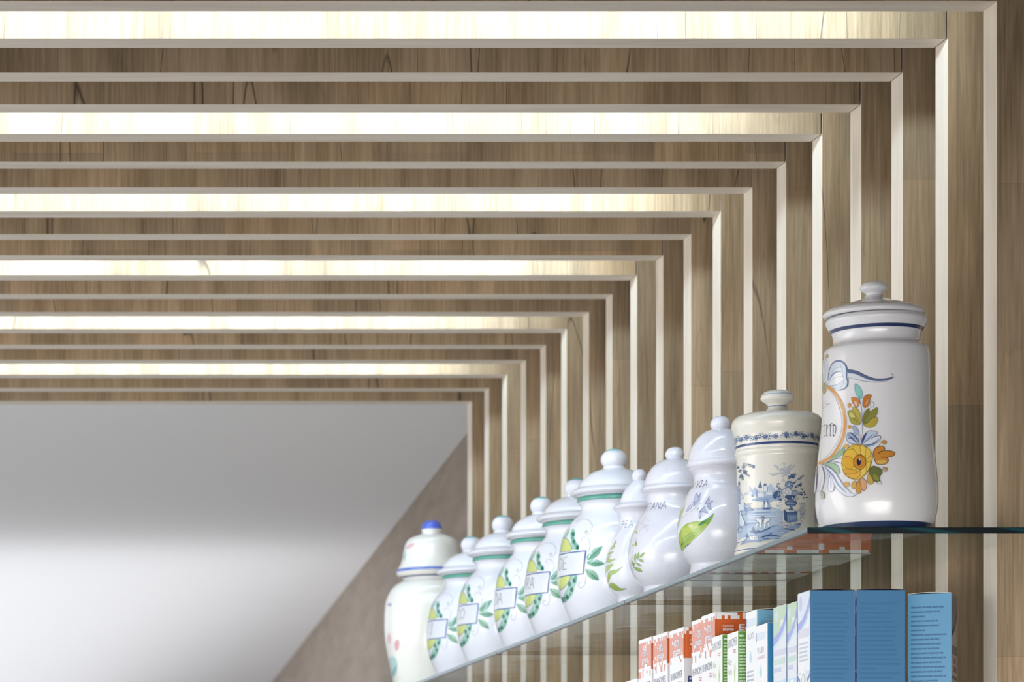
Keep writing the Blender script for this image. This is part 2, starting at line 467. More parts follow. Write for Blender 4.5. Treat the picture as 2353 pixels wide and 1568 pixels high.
# J1 big floral jar ------------------------------------------------
WHT = '#d3d2dc'
j1 = Jar(2014, 4.79, '#dddde1', 'glaze')
b = [(112, 727), (118, 734), (116, 742), (110, 752.7), (104, 761), (101.5, 769), (100.5, 781), (104, 788), (117.7, 795.6), (123, 807.8), (124.7, 848.7), (124.5, 905.8),
     (127, 967), (131, 1008), (137.5, 1061), (141.4, 1110), (141.4, 1146.7), (136, 1179.4), (127, 1204), (122, 1214)]
j1.part('body', body_pts(j1, b, 1), raw=True)
lid_parts(j1, [(0, 645.7), (18, 647.8), (28, 652), (32.5, 660.8), (29, 668), (20, 674), (17.5, 679), (20, 684)],
          [(18, 679), (24, 684), (40, 690), (68, 696.5), (98, 703.7), (113, 710), (118, 716), (118, 720), (112, 724)], 1, dx=-0.0035)
# J2 toile jar
j2 = Jar(1786, 5.04, '#dfddd5', 'china')
b = [(96, 1041), (98.5, 1043), (98.7, 1048), (97, 1053), (94.3, 1058), (94, 1080), (93, 1150), (92.5, 1220), (92.5, 1248), (94, 1258), (97.5, 1268), (99, 1276), (98.5, 1281)]
j2.step = 0.0000018
j2.part('body', body_pts(j2, b, -1), raw=True)
lid_parts(j2, [(0, 898), (20, 899.5), (33, 906), (38.6, 916), (37, 922), (28, 928), (23, 932), (21.5, 938), (24, 944)],
          [(22, 941), (27, 946.5), (48, 951), (74, 955.5), (94, 962), (103.5, 972), (106, 983), (103, 996), (98.5, 1009), (96.5, 1024), (96, 1040)])
# J3 leaf jar
j3 = Jar(1655.5, 5.653, WHT, 'crackle')
b = [(74, 1078), (72, 1081.5), (66, 1087.7), (62.5, 1096), (62, 1104.5), (64.8, 1118.6), (72, 1130), (75.5, 1136), (84.5, 1155), (94.3, 1183), (100, 1211), (100, 1230.8), (95.7, 1253.3),
     (85.9, 1278.5), (73.3, 1294), (68.5, 1300.4), (69, 1309.4), (71.9, 1320), (78, 1345), (85, 1374)]
j3.part('body', body_pts(j3, b), raw=True)
lid_parts(j3, [(0, 956.3), (10, 958.5), (18.5, 964), (23, 973), (23, 981), (20, 988), (20, 993)],
          [(19, 988), (24, 990.5), (36, 994), (50.8, 1006), (64.8, 1026), (72.5, 1045), (74.5, 1060), (77, 1066), (78.3, 1072), (76, 1078)])
# J4
j4 = Jar(1550.5, 5.968, WHT, 'crackle')
b = [(74, 1133), (72, 1135), (66, 1140.8), (64, 1151), (64, 1161.7), (70, 1177.4), (76, 1185), (89, 1208.7), (102, 1240), (107, 1266), (107.5, 1287), (102, 1313), (92, 1331.7), (78, 1346), (71.5, 1353), (73, 1368), (76, 1390), (78, 1416)]
j4.part('body', body_pts(j4, b), raw=True)
lid_parts(j4, [(0, 1027.8), (9, 1029.5), (17, 1034), (22.3, 1045), (21, 1051), (18.5, 1056), (18.5, 1060)],
          [(18, 1055.5), (24, 1058), (37, 1063), (52.6, 1075.4), (64.5, 1093.7), (70, 1109), (71, 1118), (76.5, 1124), (78, 1129), (75, 1133)])
# J5
j5 = Jar(1469, 6.22, WHT, 'crackle')
b = [(57, 1173), (55, 1175), (50, 1181), (47.6, 1188), (46, 1198), (47.6, 1216.6), (56, 1231), (64.6, 1248), (73.7, 1274), (78.2, 1300), (77.7, 1323.8), (72.4, 1347.3), (62, 1363), (52, 1374), (49, 1384), (52, 1410), (56, 1447)]
j5.part('body', body_pts(j5, b), raw=True)
lid_parts(j5, [(0, 1078.5), (7, 1080), (12.8, 1084), (17.6, 1094), (16.5, 1101), (14, 1107), (14, 1111)],
          [(13.5, 1106), (19, 1110), (29, 1121), (38, 1135.5), (44, 1151.2), (47, 1158), (57, 1164.3), (60.7, 1168), (58, 1173)])
# J6 and its smaller brothers
GB = [(88, 1142), (84, 1146), (86, 1152.5), (84.5, 1158), (78.7, 1163), (76, 1172), (80, 1184), (98.3, 1203.5), (112.7, 1224.4), (121.9, 1250.6), (127, 1282), (130, 1310.7), (130, 1337), (127, 1360), (120, 1385), (108, 1415), (98, 1440), (94, 1466)]
GK = [(0, 1032), (11, 1034), (21, 1039), (28.5, 1048), (31, 1059), (27.7, 1068.8), (23.8, 1074), (24, 1080)]
GL = [(23.5, 1074), (28, 1080), (48.6, 1087), (67, 1099), (79, 1113), (84, 1124), (95, 1130), (101.5, 1137), (96, 1142)]
def green_jar(xc, Z, rs, hs):
    j = Jar(1411, 6.378, '#d6d6df', 'glaze')
    bp = body_pts(j, GB); j.part('body', bp, raw=True, sc=(rs, hs)); lid_parts(j, GK, GL, sc=(rs, hs))
    j.Z = Z; j.X = (xc-PX)*Z/F; j.xc = xc
    return j
j6 = green_jar(1411, 6.378, 1, 1)
GJ = [green_jar(1325, 6.67, 0.97, 0.955), green_jar(1244, 6.976, 0.92, 0.965), green_jar(1155, 7.34, 0.94, 0.985), green_jar(1083, 7.67, 0.96, 0.97)]
# J11 blue-capped jar
j11 = Jar(992, 8.12, '#dddad3', 'glaze')
b = [(71, 1327), (66, 1330), (67.8, 1337), (85, 1347.6), (99, 1366), (106.7, 1391), (109, 1438), (106, 1484.5), (98, 1528), (89.6, 1568), (84, 1595), (84, 1616)]
j11.part('body', body_pts(j11, b), raw=True)
lid_parts(j11, [(0, 1196.5), (12, 1198.5), (20, 1205), (23, 1214), (23.6, 1219), (22, 1226), (24, 1231)],
          [(23, 1229), (38, 1233), (53.8, 1241.8), (61.6, 1254), (65.7, 1273), (69.4, 1291.6), (76, 1305), (80, 1313), (81, 1320), (75, 1327)])

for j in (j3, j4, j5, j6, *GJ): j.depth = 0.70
# ------------------------------------------------------------------ brushwork
def spl(pts, n=5, closed=False):
    q = list(pts)
    q = [q[-1]]+q+[q[0], q[1]] if closed else [q[0]]+q+[q[-1]]
    out = []
    for i in range(1, len(q)-2):
        for k in range(n):
            t = k/n; r = []
            for a, b, c, d in zip(q[i-1], q[i], q[i+1], q[i+2]):
                r.append(0.5*((2*b)+(-a+c)*t+(2*a-5*b+4*c-d)*t*t+(-a+3*b-3*c+d)*t**3))
            out.append(tuple(r))
    if not closed: out.append(tuple(pts[-1]))
    return out
class Brush:
    """reads coordinates of a close-up (origin ox, oy, scale s) and paints them on a jar part"""
    def __init__(b, jar, ox, oy, s, part='body', mirror=False, ref=None, hs=1.0):
        b.j = jar; b.o = (ox, oy, s); b.p = part; b.m = mirror; b.ref = ref or jar; b.hs = hs
    def T(b, pts):
        ox, oy, s = b.o; r = [b.ref.hit(b.p, ox+x/s, oy+y/s) for x, y in pts]
        return [(a, h*b.hs) for a, h in r]
    def w(b, px): return px/b.o[2]*b.ref.Z/F
    def fill(b, pts, col, line=None, lw=2.5, sm=True, n=4):
        p = spl(pts, n, True) if sm else pts
        q = b.T(p); b.j.fill(b.p, q, col, b.m)
        if line: b.j.stroke(b.p, q, b.w(lw), line, mirror=b.m, closed=True)
    def line(b, pts, lw, col, tip=None, n=5):
        b.j.stroke(b.p, b.T(spl(pts, n) if len(pts) > 2 else pts), b.w(lw), col, None if tip is None else b.w(tip), mirror=b.m)
    def leaf(b, p0, p1, wd, col, line=None, bend=0.0, lw=2.5, vein=None, shade=None):
        dx, dy = p1[0]-p0[0], p1[1]-p0[1]; L = hypot(dx, dy); ux, uy = dx/L, dy/L; nx, ny = -uy, ux
        prof = [(0, 0), (0.15, 0.55), (0.35, 0.95), (0.55, 1.0), (0.75, 0.7), (0.9, 0.3), (1, 0)]
        def side(sg, k=1.0): return [(p0[0]+ux*L*t+nx*(sg*wd*0.5*v*k+bend*sin(pi*t)), p0[1]+uy*L*t+ny*(sg*wd*0.5*v*k+bend*sin(pi*t))) for t, v in prof]
        a, c = side(1), side(-1)
        poly = a+c[-2:0:-1]
        b.fill(poly, col, line, lw)
        if shade: b.fill(side(1, 0.9)+[(p0[0]+ux*L*t+nx*bend*sin(pi*t), p0[1]+uy*L*t+ny*bend*sin(pi*t)) for t, v in prof[-2:0:-1]], shade)
        if vein: b.line([(p0[0]+ux*L*t+nx*bend*sin(pi*t), p0[1]+uy*L*t+ny*bend*sin(pi*t)) for t in (0, 0.3, 0.6, 0.92)], lw*0.8, vein)
    def dot(b, x, y, rx, ry, col, line=None, lw=2.5, n=12):
        b.fill([(x+rx*cos(2*pi*k/n), y+ry*sin(2*pi*k/n)) for k in range(n)], col, line, lw, sm=False)
GLY = {'P': [[(.1, 0), (.1, 1), (.6, 1), (.75, .78), (.6, .52), (.1, .5)]], 'A': [[(0, 0), (.45, 1), (.9, 0)], [(.2, .35), (.72, .35)]], 'L': [[(.1, 1), (.1, 0), (.75, 0)]], 'O': [[(.45, 1), (.1, .8), (0, .5), (.1, .2), (.45, 0), (.8, .2), (.9, .5), (.8, .8), (.45, 1)]],
       'E': [[(.75, 1), (.1, 1), (.1, 0), (.75, 0)], [(.1, .52), (.6, .52)]], 'I': [[(.4, 1), (.4, 0)], [(.25, 1), (.55, 1)], [(.25, 0), (.55, 0)]], 'V': [[(0, 1), (.45, 0), (.9, 1)]],
       'R': [[(.1, 0), (.1, 1), (.6, 1), (.75, .8), (.6, .55), (.1, .5)], [(.4, .5), (.8, 0)]], 'N': [[(.08, 0), (.08, 1), (.8, 0), (.8, 1)]], 'T': [[(0, 1), (.9, 1)], [(.45, 1), (.45, 0)]],
       'M': [[(0, 0), (.1, 1), (.45, .3), (.8, 1), (.9, 0)]], 'D': [[(.1, 0), (.1, 1), (.5, 1), (.85, .7), (.85, .3), (.5, 0), (.1, 0)]], 'C': [[(.85, .85), (.5, 1), (.1, .75), (.1, .25), (.5, 0), (.85, .15)]],
       'Z': [[(.05, 1), (.85, 1), (.05, 0), (.85, 0)]], 'S': [[(.8, .85), (.5, 1), (.1, .8), (.2, .55), (.7, .45), (.8, .2), (.5, 0), (.1, .12)]], 'B': [[(.1, 0), (.1, 1), (.6, .95), (.6, .55), (.1, .52)], [(.6, .52), (.8, .28), (.6, 0), (.1, 0)]]}
def word(j, part, txt, a_end, h0, hh, da, col, wd, slant=0.0):
    """letters along the jar ending at angle a_end, each da wide"""
    for i, ch in enumerate(txt):
        a0 = a_end-(len(txt)-i)*da
        for st in GLY[ch]:
            j.stroke(part, [(a0+(x+slant*y)*da*0.95, h0+y*hh) for x, y in st], wd, col)
            (x, y) = st[0]
            if ch in 'AVIT': j.stroke(part, [(a0+(x+slant*y-0.1)*da, h0+y*hh), (a0+(x+slant*y+0.14)*da, h0+y*hh)], wd*0.8, col)

NAVY, BLU, PALE = '#313d68', '#8493bd', '#d3e0ee'
OR, ORD_, YE, YO, OL, OLD, TE, GN = '#e2a244', '#c57528', '#e9c64f', '#c4b24c', '#98943a', '#626a2a', '#8fcfca', '#92b992'
# ---- J1: ribbon, medallion and bouquet
j1.band('body', j1.px(104, 762, 1)[1], j1.px(108, 754.5, 1)[1], '#2b3a63')
j1.band('body', 0.0012, 0.0105, '#22355c')
B = Brush(j1, 1870, 800, 7.841, mirror=True)
B.fill([(175, 200), (215, 205), (250, 290), (262, 400), (255, 540), (235, 610), (205, 590), (185, 500), (172, 400)], '#dbe4f0', BLU, 6)
B.line([(190, 250), (215, 350), (222, 450), (212, 560)], 12, BLU, 3)
B.line([(205, 180), (228, 225)], 5, NAVY)
B.dot(240, 150, 26, 36, '#a8a078', '#8b8468', 4)
B.fill([(262, 620), (270, 480), (300, 350), (360, 250), (450, 222), (540, 260), (595, 340), (600, 420), (610, 520), (625, 620), (600, 700), (530, 755), (440, 765), (380, 740), (330, 700), (255, 690)], PALE)
B.line([(262, 590), (275, 440), (320, 310), (390, 245), (470, 238), (545, 275), (590, 350), (598, 430), (590, 520), (612, 600), (600, 680), (540, 740), (470, 755)], 34, '#55669c', 12)
B.line([(255, 600), (270, 430), (318, 300), (385, 236), (470, 224), (550, 262), (598, 345), (606, 430), (630, 600), (610, 700), (530, 760), (440, 768), (370, 735), (310, 690), (258, 688)], 5, NAVY)
B.fill([(290, 600), (340, 500), (400, 440), (500, 455), (520, 530), (540, 560), (470, 640), (370, 675), (285, 680)], '#eef2f8')
B.line([(270, 610), (330, 500), (400, 440), (500, 425)], 26, '#5d6ea3', 5)
B.line([(262, 660), (340, 570), (420, 525), (525, 520)], 5, NAVY)
B.line([(265, 685), (380, 675), (470, 635), (535, 585)], 6, NAVY)
B.line([(280, 500), (350, 410), (420, 360), (495, 348)], 5, NAVY)
B.line([(470, 285), (510, 380), (520, 480), (545, 560), (530, 650), (470, 720)], 7, '#6675a5')
B.fill([(612, 395), (700, 402), (800, 430), (900, 480), (1000, 525), (1110, 556), (1230, 560), (1350, 545), (1455, 525), (1350, 585), (1230, 612), (1130, 622), (1000, 612), (880, 600), (760, 570), (628, 535)], '#dfe6f1')
B.fill([(612, 395), (700, 402), (800, 430), (900, 480), (1000, 525), (1110, 556), (1230, 560), (1350, 545), (1440, 530), (1350, 575), (1230, 600), (1100, 600), (980, 572), (860, 520), (740, 470), (618, 452)], '#5b6996')
B.line([(612, 393), (700, 402), (800, 430), (900, 480), (1000, 525), (1110, 556), (1230, 560), (1350, 545), (1410, 525), (1430, 495), (1400, 468)], 9, '#2b3154')
B.line([(628, 537), (760, 570), (880, 600), (1000, 614), (1130, 622), (1230, 614), (1350, 585), (1455, 525)], 8, '#2b3154', 4)
Bm = Brush(j1, 1850, 620, 2.449, mirror=True)
Bm.fill([(105, 690), (150, 690), (180, 740), (208, 830), (205, 900), (180, 990), (140, 1045), (95, 1075), (80, 1070), (90, 900)], '#f4f5fb')
Bm.line([(128, 662), (160, 688), (195, 740), (218, 810), (222, 880), (210, 945), (180, 1010), (140, 1058), (92, 1086), (78, 1085)], 17, '#e0a04c')
Bm.line([(135, 656), (170, 685), (208, 742), (231, 812), (234, 885), (220, 952), (190, 1018), (150, 1066), (100, 1096)], 2.6, '#c98a3a')
Bm.line([(128, 676), (155, 705), (185, 755), (202, 815), (206, 880), (195, 940), (165, 1000), (130, 1045), (95, 1070), (85, 1060)], 2.0, '#6a6f90')
B.fill([(172, 650), (215, 632), (252, 665), (245, 760), (210, 830), (180, 815)], '#b3ad84')
B.line([(185, 1000), (235, 960), (245, 1040), (180, 1085)], 6, '#8d92b8'); B.line([(205, 1000), (255, 1020), (318, 990)], 8, '#5a5f96', 2)
INK = '#2f2c55'
for x in (188, 232, 300, 352):                            # blackletter word inside the medallion
    B.line([(x, 1395), (x+3, 1480), (x-2, 1585)], 20 if x > 200 else 12, INK, 14); B.line([(x-12, 1408), (x+6, 1385), (x+24, 1402)], 11, INK); B.line([(x-6, 1572), (x+8, 1594), (x+24, 1578)], 10, INK)
B.line([(246, 1402), (264, 1430), (238, 1490)], 9, INK); B.line([(312, 1398), (326, 1412)], 14, INK)
B.line([(355, 1400), (385, 1388), (402, 1430), (400, 1500), (385, 1560), (352, 1588)], 18, INK, 10)
B.line([(278, 1405), (300, 1375), (332, 1360), (350, 1385)], 10, INK, 4)
# bouquet, upper part
B.line([(820, 900), (860, 1080), (870, 1250), (875, 1400), (880, 1568)], 12, '#8f93ad')
B.line([(930, 1060), (890, 1200), (880, 1300)], 6, '#8f93ad')
B.fill([(745, 650), (800, 680), (850, 740), (878, 820), (870, 900), (835, 930), (800, 900), (765, 840), (742, 750)], TE, NAVY, 5)
B.line([(822, 860), (828, 920)], 16, '#3b8a95', 4)
B.fill([(683, 895), (750, 900), (800, 925), (830, 985), (800, 1060), (770, 1075), (725, 1030), (690, 960)], '#d98a4a', NAVY, 5)
B.fill([(738, 960), (778, 985), (790, 1040), (765, 1050), (735, 1005)], '#eec8a8')
B.fill([(960, 845), (1040, 858), (1018, 930), (1000, 1020), (950, 1075), (900, 1070), (880, 1000), (900, 900)], '#c87a2e', NAVY, 6)
B.fill([(965, 945), (985, 940), (960, 1010), (930, 1020)], '#e0aa70')
B.dot(645, 1040, 30, 40, '#dda25c', '#6a5030', 4); B.dot(1050, 1025, 34, 52, '#e9e9ee', NAVY, 6); B.dot(648, 1428, 32, 34, '#e2a850', '#6a5030', 4)
B.fill([(705, 1065), (770, 1085), (820, 1150), (850, 1250), (858, 1340), (820, 1360), (770, 1290), (720, 1200), (705, 1130)], YO, NAVY, 5)
B.fill([(612, 1155), (670, 1122), (720, 1160), (770, 1230), (820, 1320), (840, 1380), (780, 1390), (700, 1370), (650, 1310), (640, 1250)], '#a9a650', NAVY, 5)
B.fill([(660, 1170), (710, 1190), (740, 1250), (690, 1260), (645, 1220)], '#dccf7c')
B.line([(650, 1255), (720, 1275), (800, 1350)], 12, '#6a6c30', 3)
B.fill([(995, 1085), (1005, 1150), (985, 1250), (930, 1340), (885, 1340), (895, 1230), (930, 1140)], '#7d7f34', NAVY, 5)
B.fill([(1140, 1075), (1150, 1150), (1120, 1230), (1040, 1280), (960, 1340), (900, 1380), (900, 1340), (960, 1250), (1020, 1150), (1070, 1110)], '#8e8c34', NAVY, 5)
B.fill([(1140, 1250), (1148, 1330), (1100, 1410), (1020, 1445), (940, 1430), (900, 1390), (950, 1370), (1010, 1310), (1070, 1265)], '#b9a93e', NAVY, 5)
B.line([(1000, 1330), (950, 1350), (905, 1370)], 22, '#6b6a2a', 6)
B.fill([(700, 1415), (740, 1410), (800, 1480), (815, 1568), (770, 1568), (720, 1500)], '#a9b9d8', NAVY, 6)
# bouquet, lower part
A = Brush(j1, 1860, 1000, 6.817, mirror=True)
A.line([(790, 0), (800, 150)], 20, '#c9d0e2'); A.line([(775, 0), (780, 150)], 5, '#7b83a8'); A.line([(812, 0), (812, 150)], 6, NAVY)
A.fill([(590, 20), (640, -10), (700, 10), (760, 60), (770, 150), (700, 140), (630, 130), (590, 80)], '#cfd9ea', NAVY, 7)
A.line([(600, 60), (650, 50), (720, 100), (760, 145)], 22, '#4f6096', 5); A.line([(640, -40), (720, 20), (765, 120)], 20, '#5b6ca0', 5)
A.fill([(600, -30), (660, -20), (720, 40), (735, 70), (660, 40), (610, 10)], '#9fb1d4', NAVY, 5)
A.fill([(1110, 20), (1105, 80), (1040, 140), (960, 180), (880, 175), (820, 155), (880, 110), (960, 60), (1040, 25)], '#dbe4f1', NAVY, 8)
A.line([(1095, 60), (1010, 135), (930, 160), (850, 155)], 24, '#55669c', 5)
A.fill([(1000, -60), (1060, -40), (1040, 10), (960, 60), (870, 120), (830, 150), (830, 60), (880, -20), (940, -60)], '#c5d2e8', NAVY, 6)
A.line([(900, -40), (850, 60), (825, 140)], 34, '#3d4b82', 8); A.line([(1010, -10), (930, 50), (860, 120)], 12, '#55669c', 4)
A.fill([(545, 190), (550, 270), (500, 330), (420, 370), (330, 410), (290, 440), (350, 370), (430, 290), (500, 230)], GN, '#56705c', 4)
A.fill([(200, 460), (300, 440), (400, 455), (460, 510), (480, 610), (430, 590), (360, 530), (290, 480)], '#9cc2a0', '#4a6a58', 5)
A.line([(270, 440), (400, 385), (540, 370)], 8, '#5a6a8a', 3); A.line([(270, 445), (380, 415), (540, 460)], 7, '#5a5a90', 3); A.line([(280, 445), (420, 435), (520, 455)], 5, '#7a9a88')
fl = [(700, 150), (800, 160), (890, 190), (950, 250), (985, 320), (975, 420), (950, 520), (900, 600), (830, 670), (760, 700), (660, 690), (580, 640), (530, 560), (510, 450), (530, 340), (580, 240), (640, 190)]
A.fill(fl, YE, '#5c4020', 7)
for p, c in (([(545, 320), (590, 245), (670, 225), (735, 260), (745, 330), (700, 385), (610, 350)], '#ecc14c'), ([(515, 430), (550, 355), (630, 345), (695, 400), (690, 500), (630, 535), (550, 500)], '#e5b03e'),
             ([(670, 200), (730, 160), (790, 180), (815, 240), (800, 310), (750, 300), (720, 250)], '#e9c352'), ([(800, 165), (880, 195), (900, 260), (870, 330), (815, 310)], '#eccb58'),
             ([(900, 200), (960, 260), (950, 330), (895, 400), (880, 320)], '#e8c650'), ([(985, 330), (975, 410), (900, 440), (890, 400)], '#e8c24e'),
             ([(525, 540), (600, 540), (680, 545), (740, 560), (730, 620), (640, 620), (560, 600)], '#e3ac40'), ([(560, 630), (640, 620), (740, 600), (800, 550), (820, 590), (790, 650), (700, 690)], '#e8b54a'),
             ([(820, 545), (880, 470), (900, 520), (880, 600), (810, 660), (800, 600)], '#e9cd60'), ([(890, 440), (960, 430), (940, 520), (900, 580)], '#e4c44e')):
    A.fill(p, c, '#5a3a1c', 5)
A.dot(790, 430, 97, 118, '#cf8f2e', '#5a3a1c', 8)
A.line([(735, 350), (770, 330), (840, 335), (800, 370)], 6, '#7a4a1c'); A.dot(778, 425, 36, 58, '#2c2348'); A.dot(790, 385, 12, 18, '#e9e0c8')
A.line([(760, 480), (800, 500), (850, 460)], 6, '#7a4a1c')
A.fill([(1000, 310), (1020, 230), (1080, 185), (1150, 180), (1180, 215), (1170, 250), (1250, 250), (1335, 285), (1300, 340), (1220, 360), (1235, 400), (1200, 455), (1120, 468), (1050, 455), (1020, 390)], '#d08c30', '#3c2c30', 9)
A.line([(1165, 245), (1110, 270), (1075, 300)], 18, '#7a4512', 5); A.line([(1220, 358), (1160, 355), (1115, 350)], 9, '#4a2c18')
A.fill([(1040, 430), (1090, 400), (1190, 400), (1200, 440), (1120, 462)], '#dcb458')
A.line([(1085, 195), (1110, 130), (1150, 95)], 6, '#4a4860'); A.dot(1170, 120, 40, 34, '#cf9c40', '#3f3f58', 5); A.dot(585, 180, 36, 30, '#e5c068', '#8a6c40', 4)
A.fill([(980, 500), (1050, 500), (1120, 540), (1140, 600), (1110, 640), (1100, 700), (1120, 760), (1060, 740), (1000, 720), (950, 660), (935, 590)], '#6a7030', '#33382a', 7)
A.fill([(1000, 620), (1060, 640), (1095, 700), (1060, 725), (1010, 690)], '#8c8c40'); A.fill([(1050, 745), (1095, 775), (1130, 765), (1110, 730)], '#dcdcd8', '#2c3054', 6)
A.fill([(925, 610), (960, 640), (1000, 720), (1000, 760), (950, 782), (915, 740), (912, 670)], '#c9a850', '#6a5030', 5)
A.dot(1185, 545, 38, 36, '#d8cfc0', '#4a4a60', 7); A.dot(1195, 535, 24, 26, '#b98c3c'); A.line([(1125, 505), (1150, 510), (1180, 510)], 6, '#3c3c50')
A.fill([(800, 690), (870, 700), (898, 760), (895, 830), (860, 878), (820, 850), (800, 790)], '#dba878', '#4c4060', 6)
A.fill([(720, 720), (740, 760), (730, 830), (690, 848), (665, 810), (680, 750)], '#d8ac58', '#6a5844', 5)
A.fill([(770, 720), (805, 780), (815, 870), (790, 925), (750, 910), (730, 840), (745, 760)], '#d39a48', '#5a4a54', 6)
A.dot(590, 780, 40, 38, '#e3b968', '#8b7c68', 5)
A.fill([(195, 470), (230, 560), (245, 660), (230, 780), (195, 880), (155, 880), (142, 780), (155, 640), (180, 540)], '#e5e6f2', '#7d83ac', 5)
A.line([(205, 500), (215, 640), (190, 760), (175, 860)], 5, '#9aa0c4')
A.fill([(240, 480), (290, 560), (310, 700), (305, 840), (340, 895), (385, 870), (400, 780), (380, 700), (340, 600)], '#dfe5f2', '#4f5c90', 6)
A.line([(250, 480), (310, 560), (335, 680)], 36, '#7c8cb6', 10); A.line([(348, 690), (350, 840)], 16, '#7c8cb6', 5)
A.fill([(210, 470), (340, 530), (420, 600), (480, 700), (560, 810), (660, 915), (740, 930), (650, 972), (560, 950), (480, 890), (410, 790), (350, 650)], '#dee5f2')
A.line([(240, 490), (380, 640), (460, 780), (580, 905)], 34, '#7e8db9', 5)
A.line([(200, 468), (320, 510), (420, 600), (500, 730), (590, 845), (660, 915)], 6, '#3c4a80', 3)
A.line([(350, 650), (405, 790), (470, 885), (560, 955), (650, 972), (720, 955), (760, 915)], 6, '#3c4470', 4)
A.fill([(190, 900), (230, 900), (245, 960), (235, 1010), (205, 990)], '#b5c0a0', '#5a6a88', 5); A.line([(165, 900), (190, 990), (240, 1085)], 6, '#b8bccb', 3)

# ---- J2: blue transfer print
D1, D2, D3, D4 = '#243f72', '#5576a8', '#93add0', '#bfd0e5'
rr = random.Random(4)
Lb = Brush(j2, 1680, 980, 9.223, 'lid')
j2.band('lid', j2.px(96.2, 1035, -1)[1], j2.px(96.6, 1029.5, -1)[1], '#2f4678')
j2.band('knob', j2.px(38, 911, -1)[1], j2.px(38, 909.5, -1)[1], '#8796b4'); j2.band('knob', j2.px(22, 937.3, -1)[1], j2.px(22, 935.5, -1)[1], '#5c6f9c')
j2.band('body', j2.px(93, 1251.5, -1)[1], j2.px(93, 1249.8, -1)[1], '#5c6f9c'); j2.band('body', j2.px(98.5, 1271.5, -1)[1], j2.px(98.5, 1269.5, -1)[1], '#5c6f9c')
ha = j2.px(97, 1027, -1)[1]; hb = j2.px(98.3, 1008, -1)[1]
for i in range(76):                                       # flower garland right round the lid
    a = -pi+2*pi*i/76+rr.uniform(-.03, .03); hm = ha+(hb-ha)*rr.uniform(.35, .7); R = 0.058
    def ring(ca, ch, r, col, ln=None, n=9):
        p = [(ca+r*cos(2*pi*k/n)/R, ch+r*sin(2*pi*k/n)) for k in range(n)]
        j2.fill('lid', p, col)
        if ln: j2.stroke('lid', p, 0.00035, ln, closed=True)
    if i % 3 != 2:
        for k in range(5):
            ring(a+0.0021*cos(k*1.2566)/R, hm+0.0021*sin(k*1.2566), 0.0014, '#dfe6ef' if i % 3 == 0 else '#7f97bd', D1)
        ring(a, hm, 0.0009, D1)
    else:
        for k in range(4):
            t = rr.uniform(0, 6.28); x1, y1 = a+0.0045*cos(t)/R, hm+0.003*sin(t)
            j2.stroke('lid', [(a, hm), (x1, y1)], 0.0016, D1 if k % 2 else D2, 0.0003)
    for k in range(4):
        t = rr.uniform(0, 6.28); r1 = rr.uniform(.0028, .0045); yy = hm+r1*sin(t)
        j2.stroke('lid', [(a+0.0015*cos(t)/R, hm+.0015*sin(t)), (a+r1*1.3*cos(t)/R, min(max(yy, ha), hb))], 0.0011, rr.choice((D1, D1, D2)), 0.0002)
J = Brush(j2, 1680, 980, 9.223)       # y here may pass 1383 = start of the lower close-up
U = lambda pts: [(x, y+1383) for x, y in pts]
# water and shore
J.fill(U([(130, 330), (480, 395), (700, 350), (900, 350), (1100, 420), (1100, 700), (950, 740), (800, 830), (560, 900), (340, 960), (140, 1060), (135, 700)]), '#b4c8e0', sm=False)
for k in range(26):
    y = 1383+350+k*17+rr.uniform(-4, 4); x0 = 240+rr.uniform(0, 160) if k < 20 else 140+rr.uniform(0, 60); x1 = 1040-max(0, k-12)*38-rr.uniform(0, 120)
    if x1 > x0+60: J.line([(x0, y+14), ((x0+x1)/2, y+2), (x1, y-6)], rr.choice((5, 7, 10)), rr.choice((D3, D2, '#8aa5ca', '#dfe8f2')), 2, n=3)
J.fill([(430, 1570), (560, 1520), (760, 1470), (900, 1450), (1080, 1500), (1080, 1560), (900, 1590), (820, 1615), (600, 1600)], '#a2b8d8')
for k in range(14): J.line([(500+k*35, 1580-k*6), (620+k*33, 1560-k*5+rr.uniform(-10, 10))], 6, rr.choice((D2, '#8aa5ca')), 2)
J.fill([(760, 1300), (840, 1205), (880, 1270), (960, 1380), (960, 1460), (760, 1460)], '#bccde2', sm=False)
for k in range(9): J.line([(800+k*16, 1270+abs(k-3)*16), (830+k*14, 1440)], 3, D3)
J.fill([(440, 1380), (495, 1295), (580, 1370), (580, 1460), (440, 1460)], '#a8bedb', '#7d97bf', 4, sm=False)
def blk(x0, y0, x1, y1, c='#dfe7f0', l=D2): J.fill([(x0, y0), (x1, y0), (x1, y1), (x0, y1)], c, l, 5, sm=False)
for a in ((365, 1380, 440, 1460), (385, 1275, 398, 1390), (415, 1300, 427, 1390), (520, 1370, 570, 1520), (570, 1405, 700, 1510), (600, 1310, 640, 1410), (690, 1270, 765, 1440), (745, 1385, 870, 1465), (780, 1300, 800, 1400), (820, 1345, 860, 1410)):
    blk(*a)
blk(530, 1375, 560, 1500, '#8fa9cd'); blk(760, 1290, 776, 1380, '#9db5d4'); blk(700, 1380, 745, 1465, '#b8cae0'); blk(575, 1460, 600, 1500, '#f2f3f2')
J.fill([(575, 1300), (660, 1300), (640, 1270), (612, 1155), (590, 1270)], D2, D1, 4, sm=False)
for y in (1232, 1265, 1300): J.line([(575, y), (612, y-8), (652, y)], 9, D1, 3)
J.fill([(675, 1270), (720, 1205), (768, 1270)], '#52709f', D1, 4, sm=False); J.line([(720, 1175), (720, 1210)], 6, D1); J.line([(676, 1262), (768, 1262)], 7, '#e8edf2')
J.dot(455, 1480, 24, 18, '#7b97c0', D1, 4); J.dot(335, 1430, 30, 26, '#c9d7e8', D2, 4); J.dot(300, 1440, 16, 14, '#c9d7e8', D2, 4)
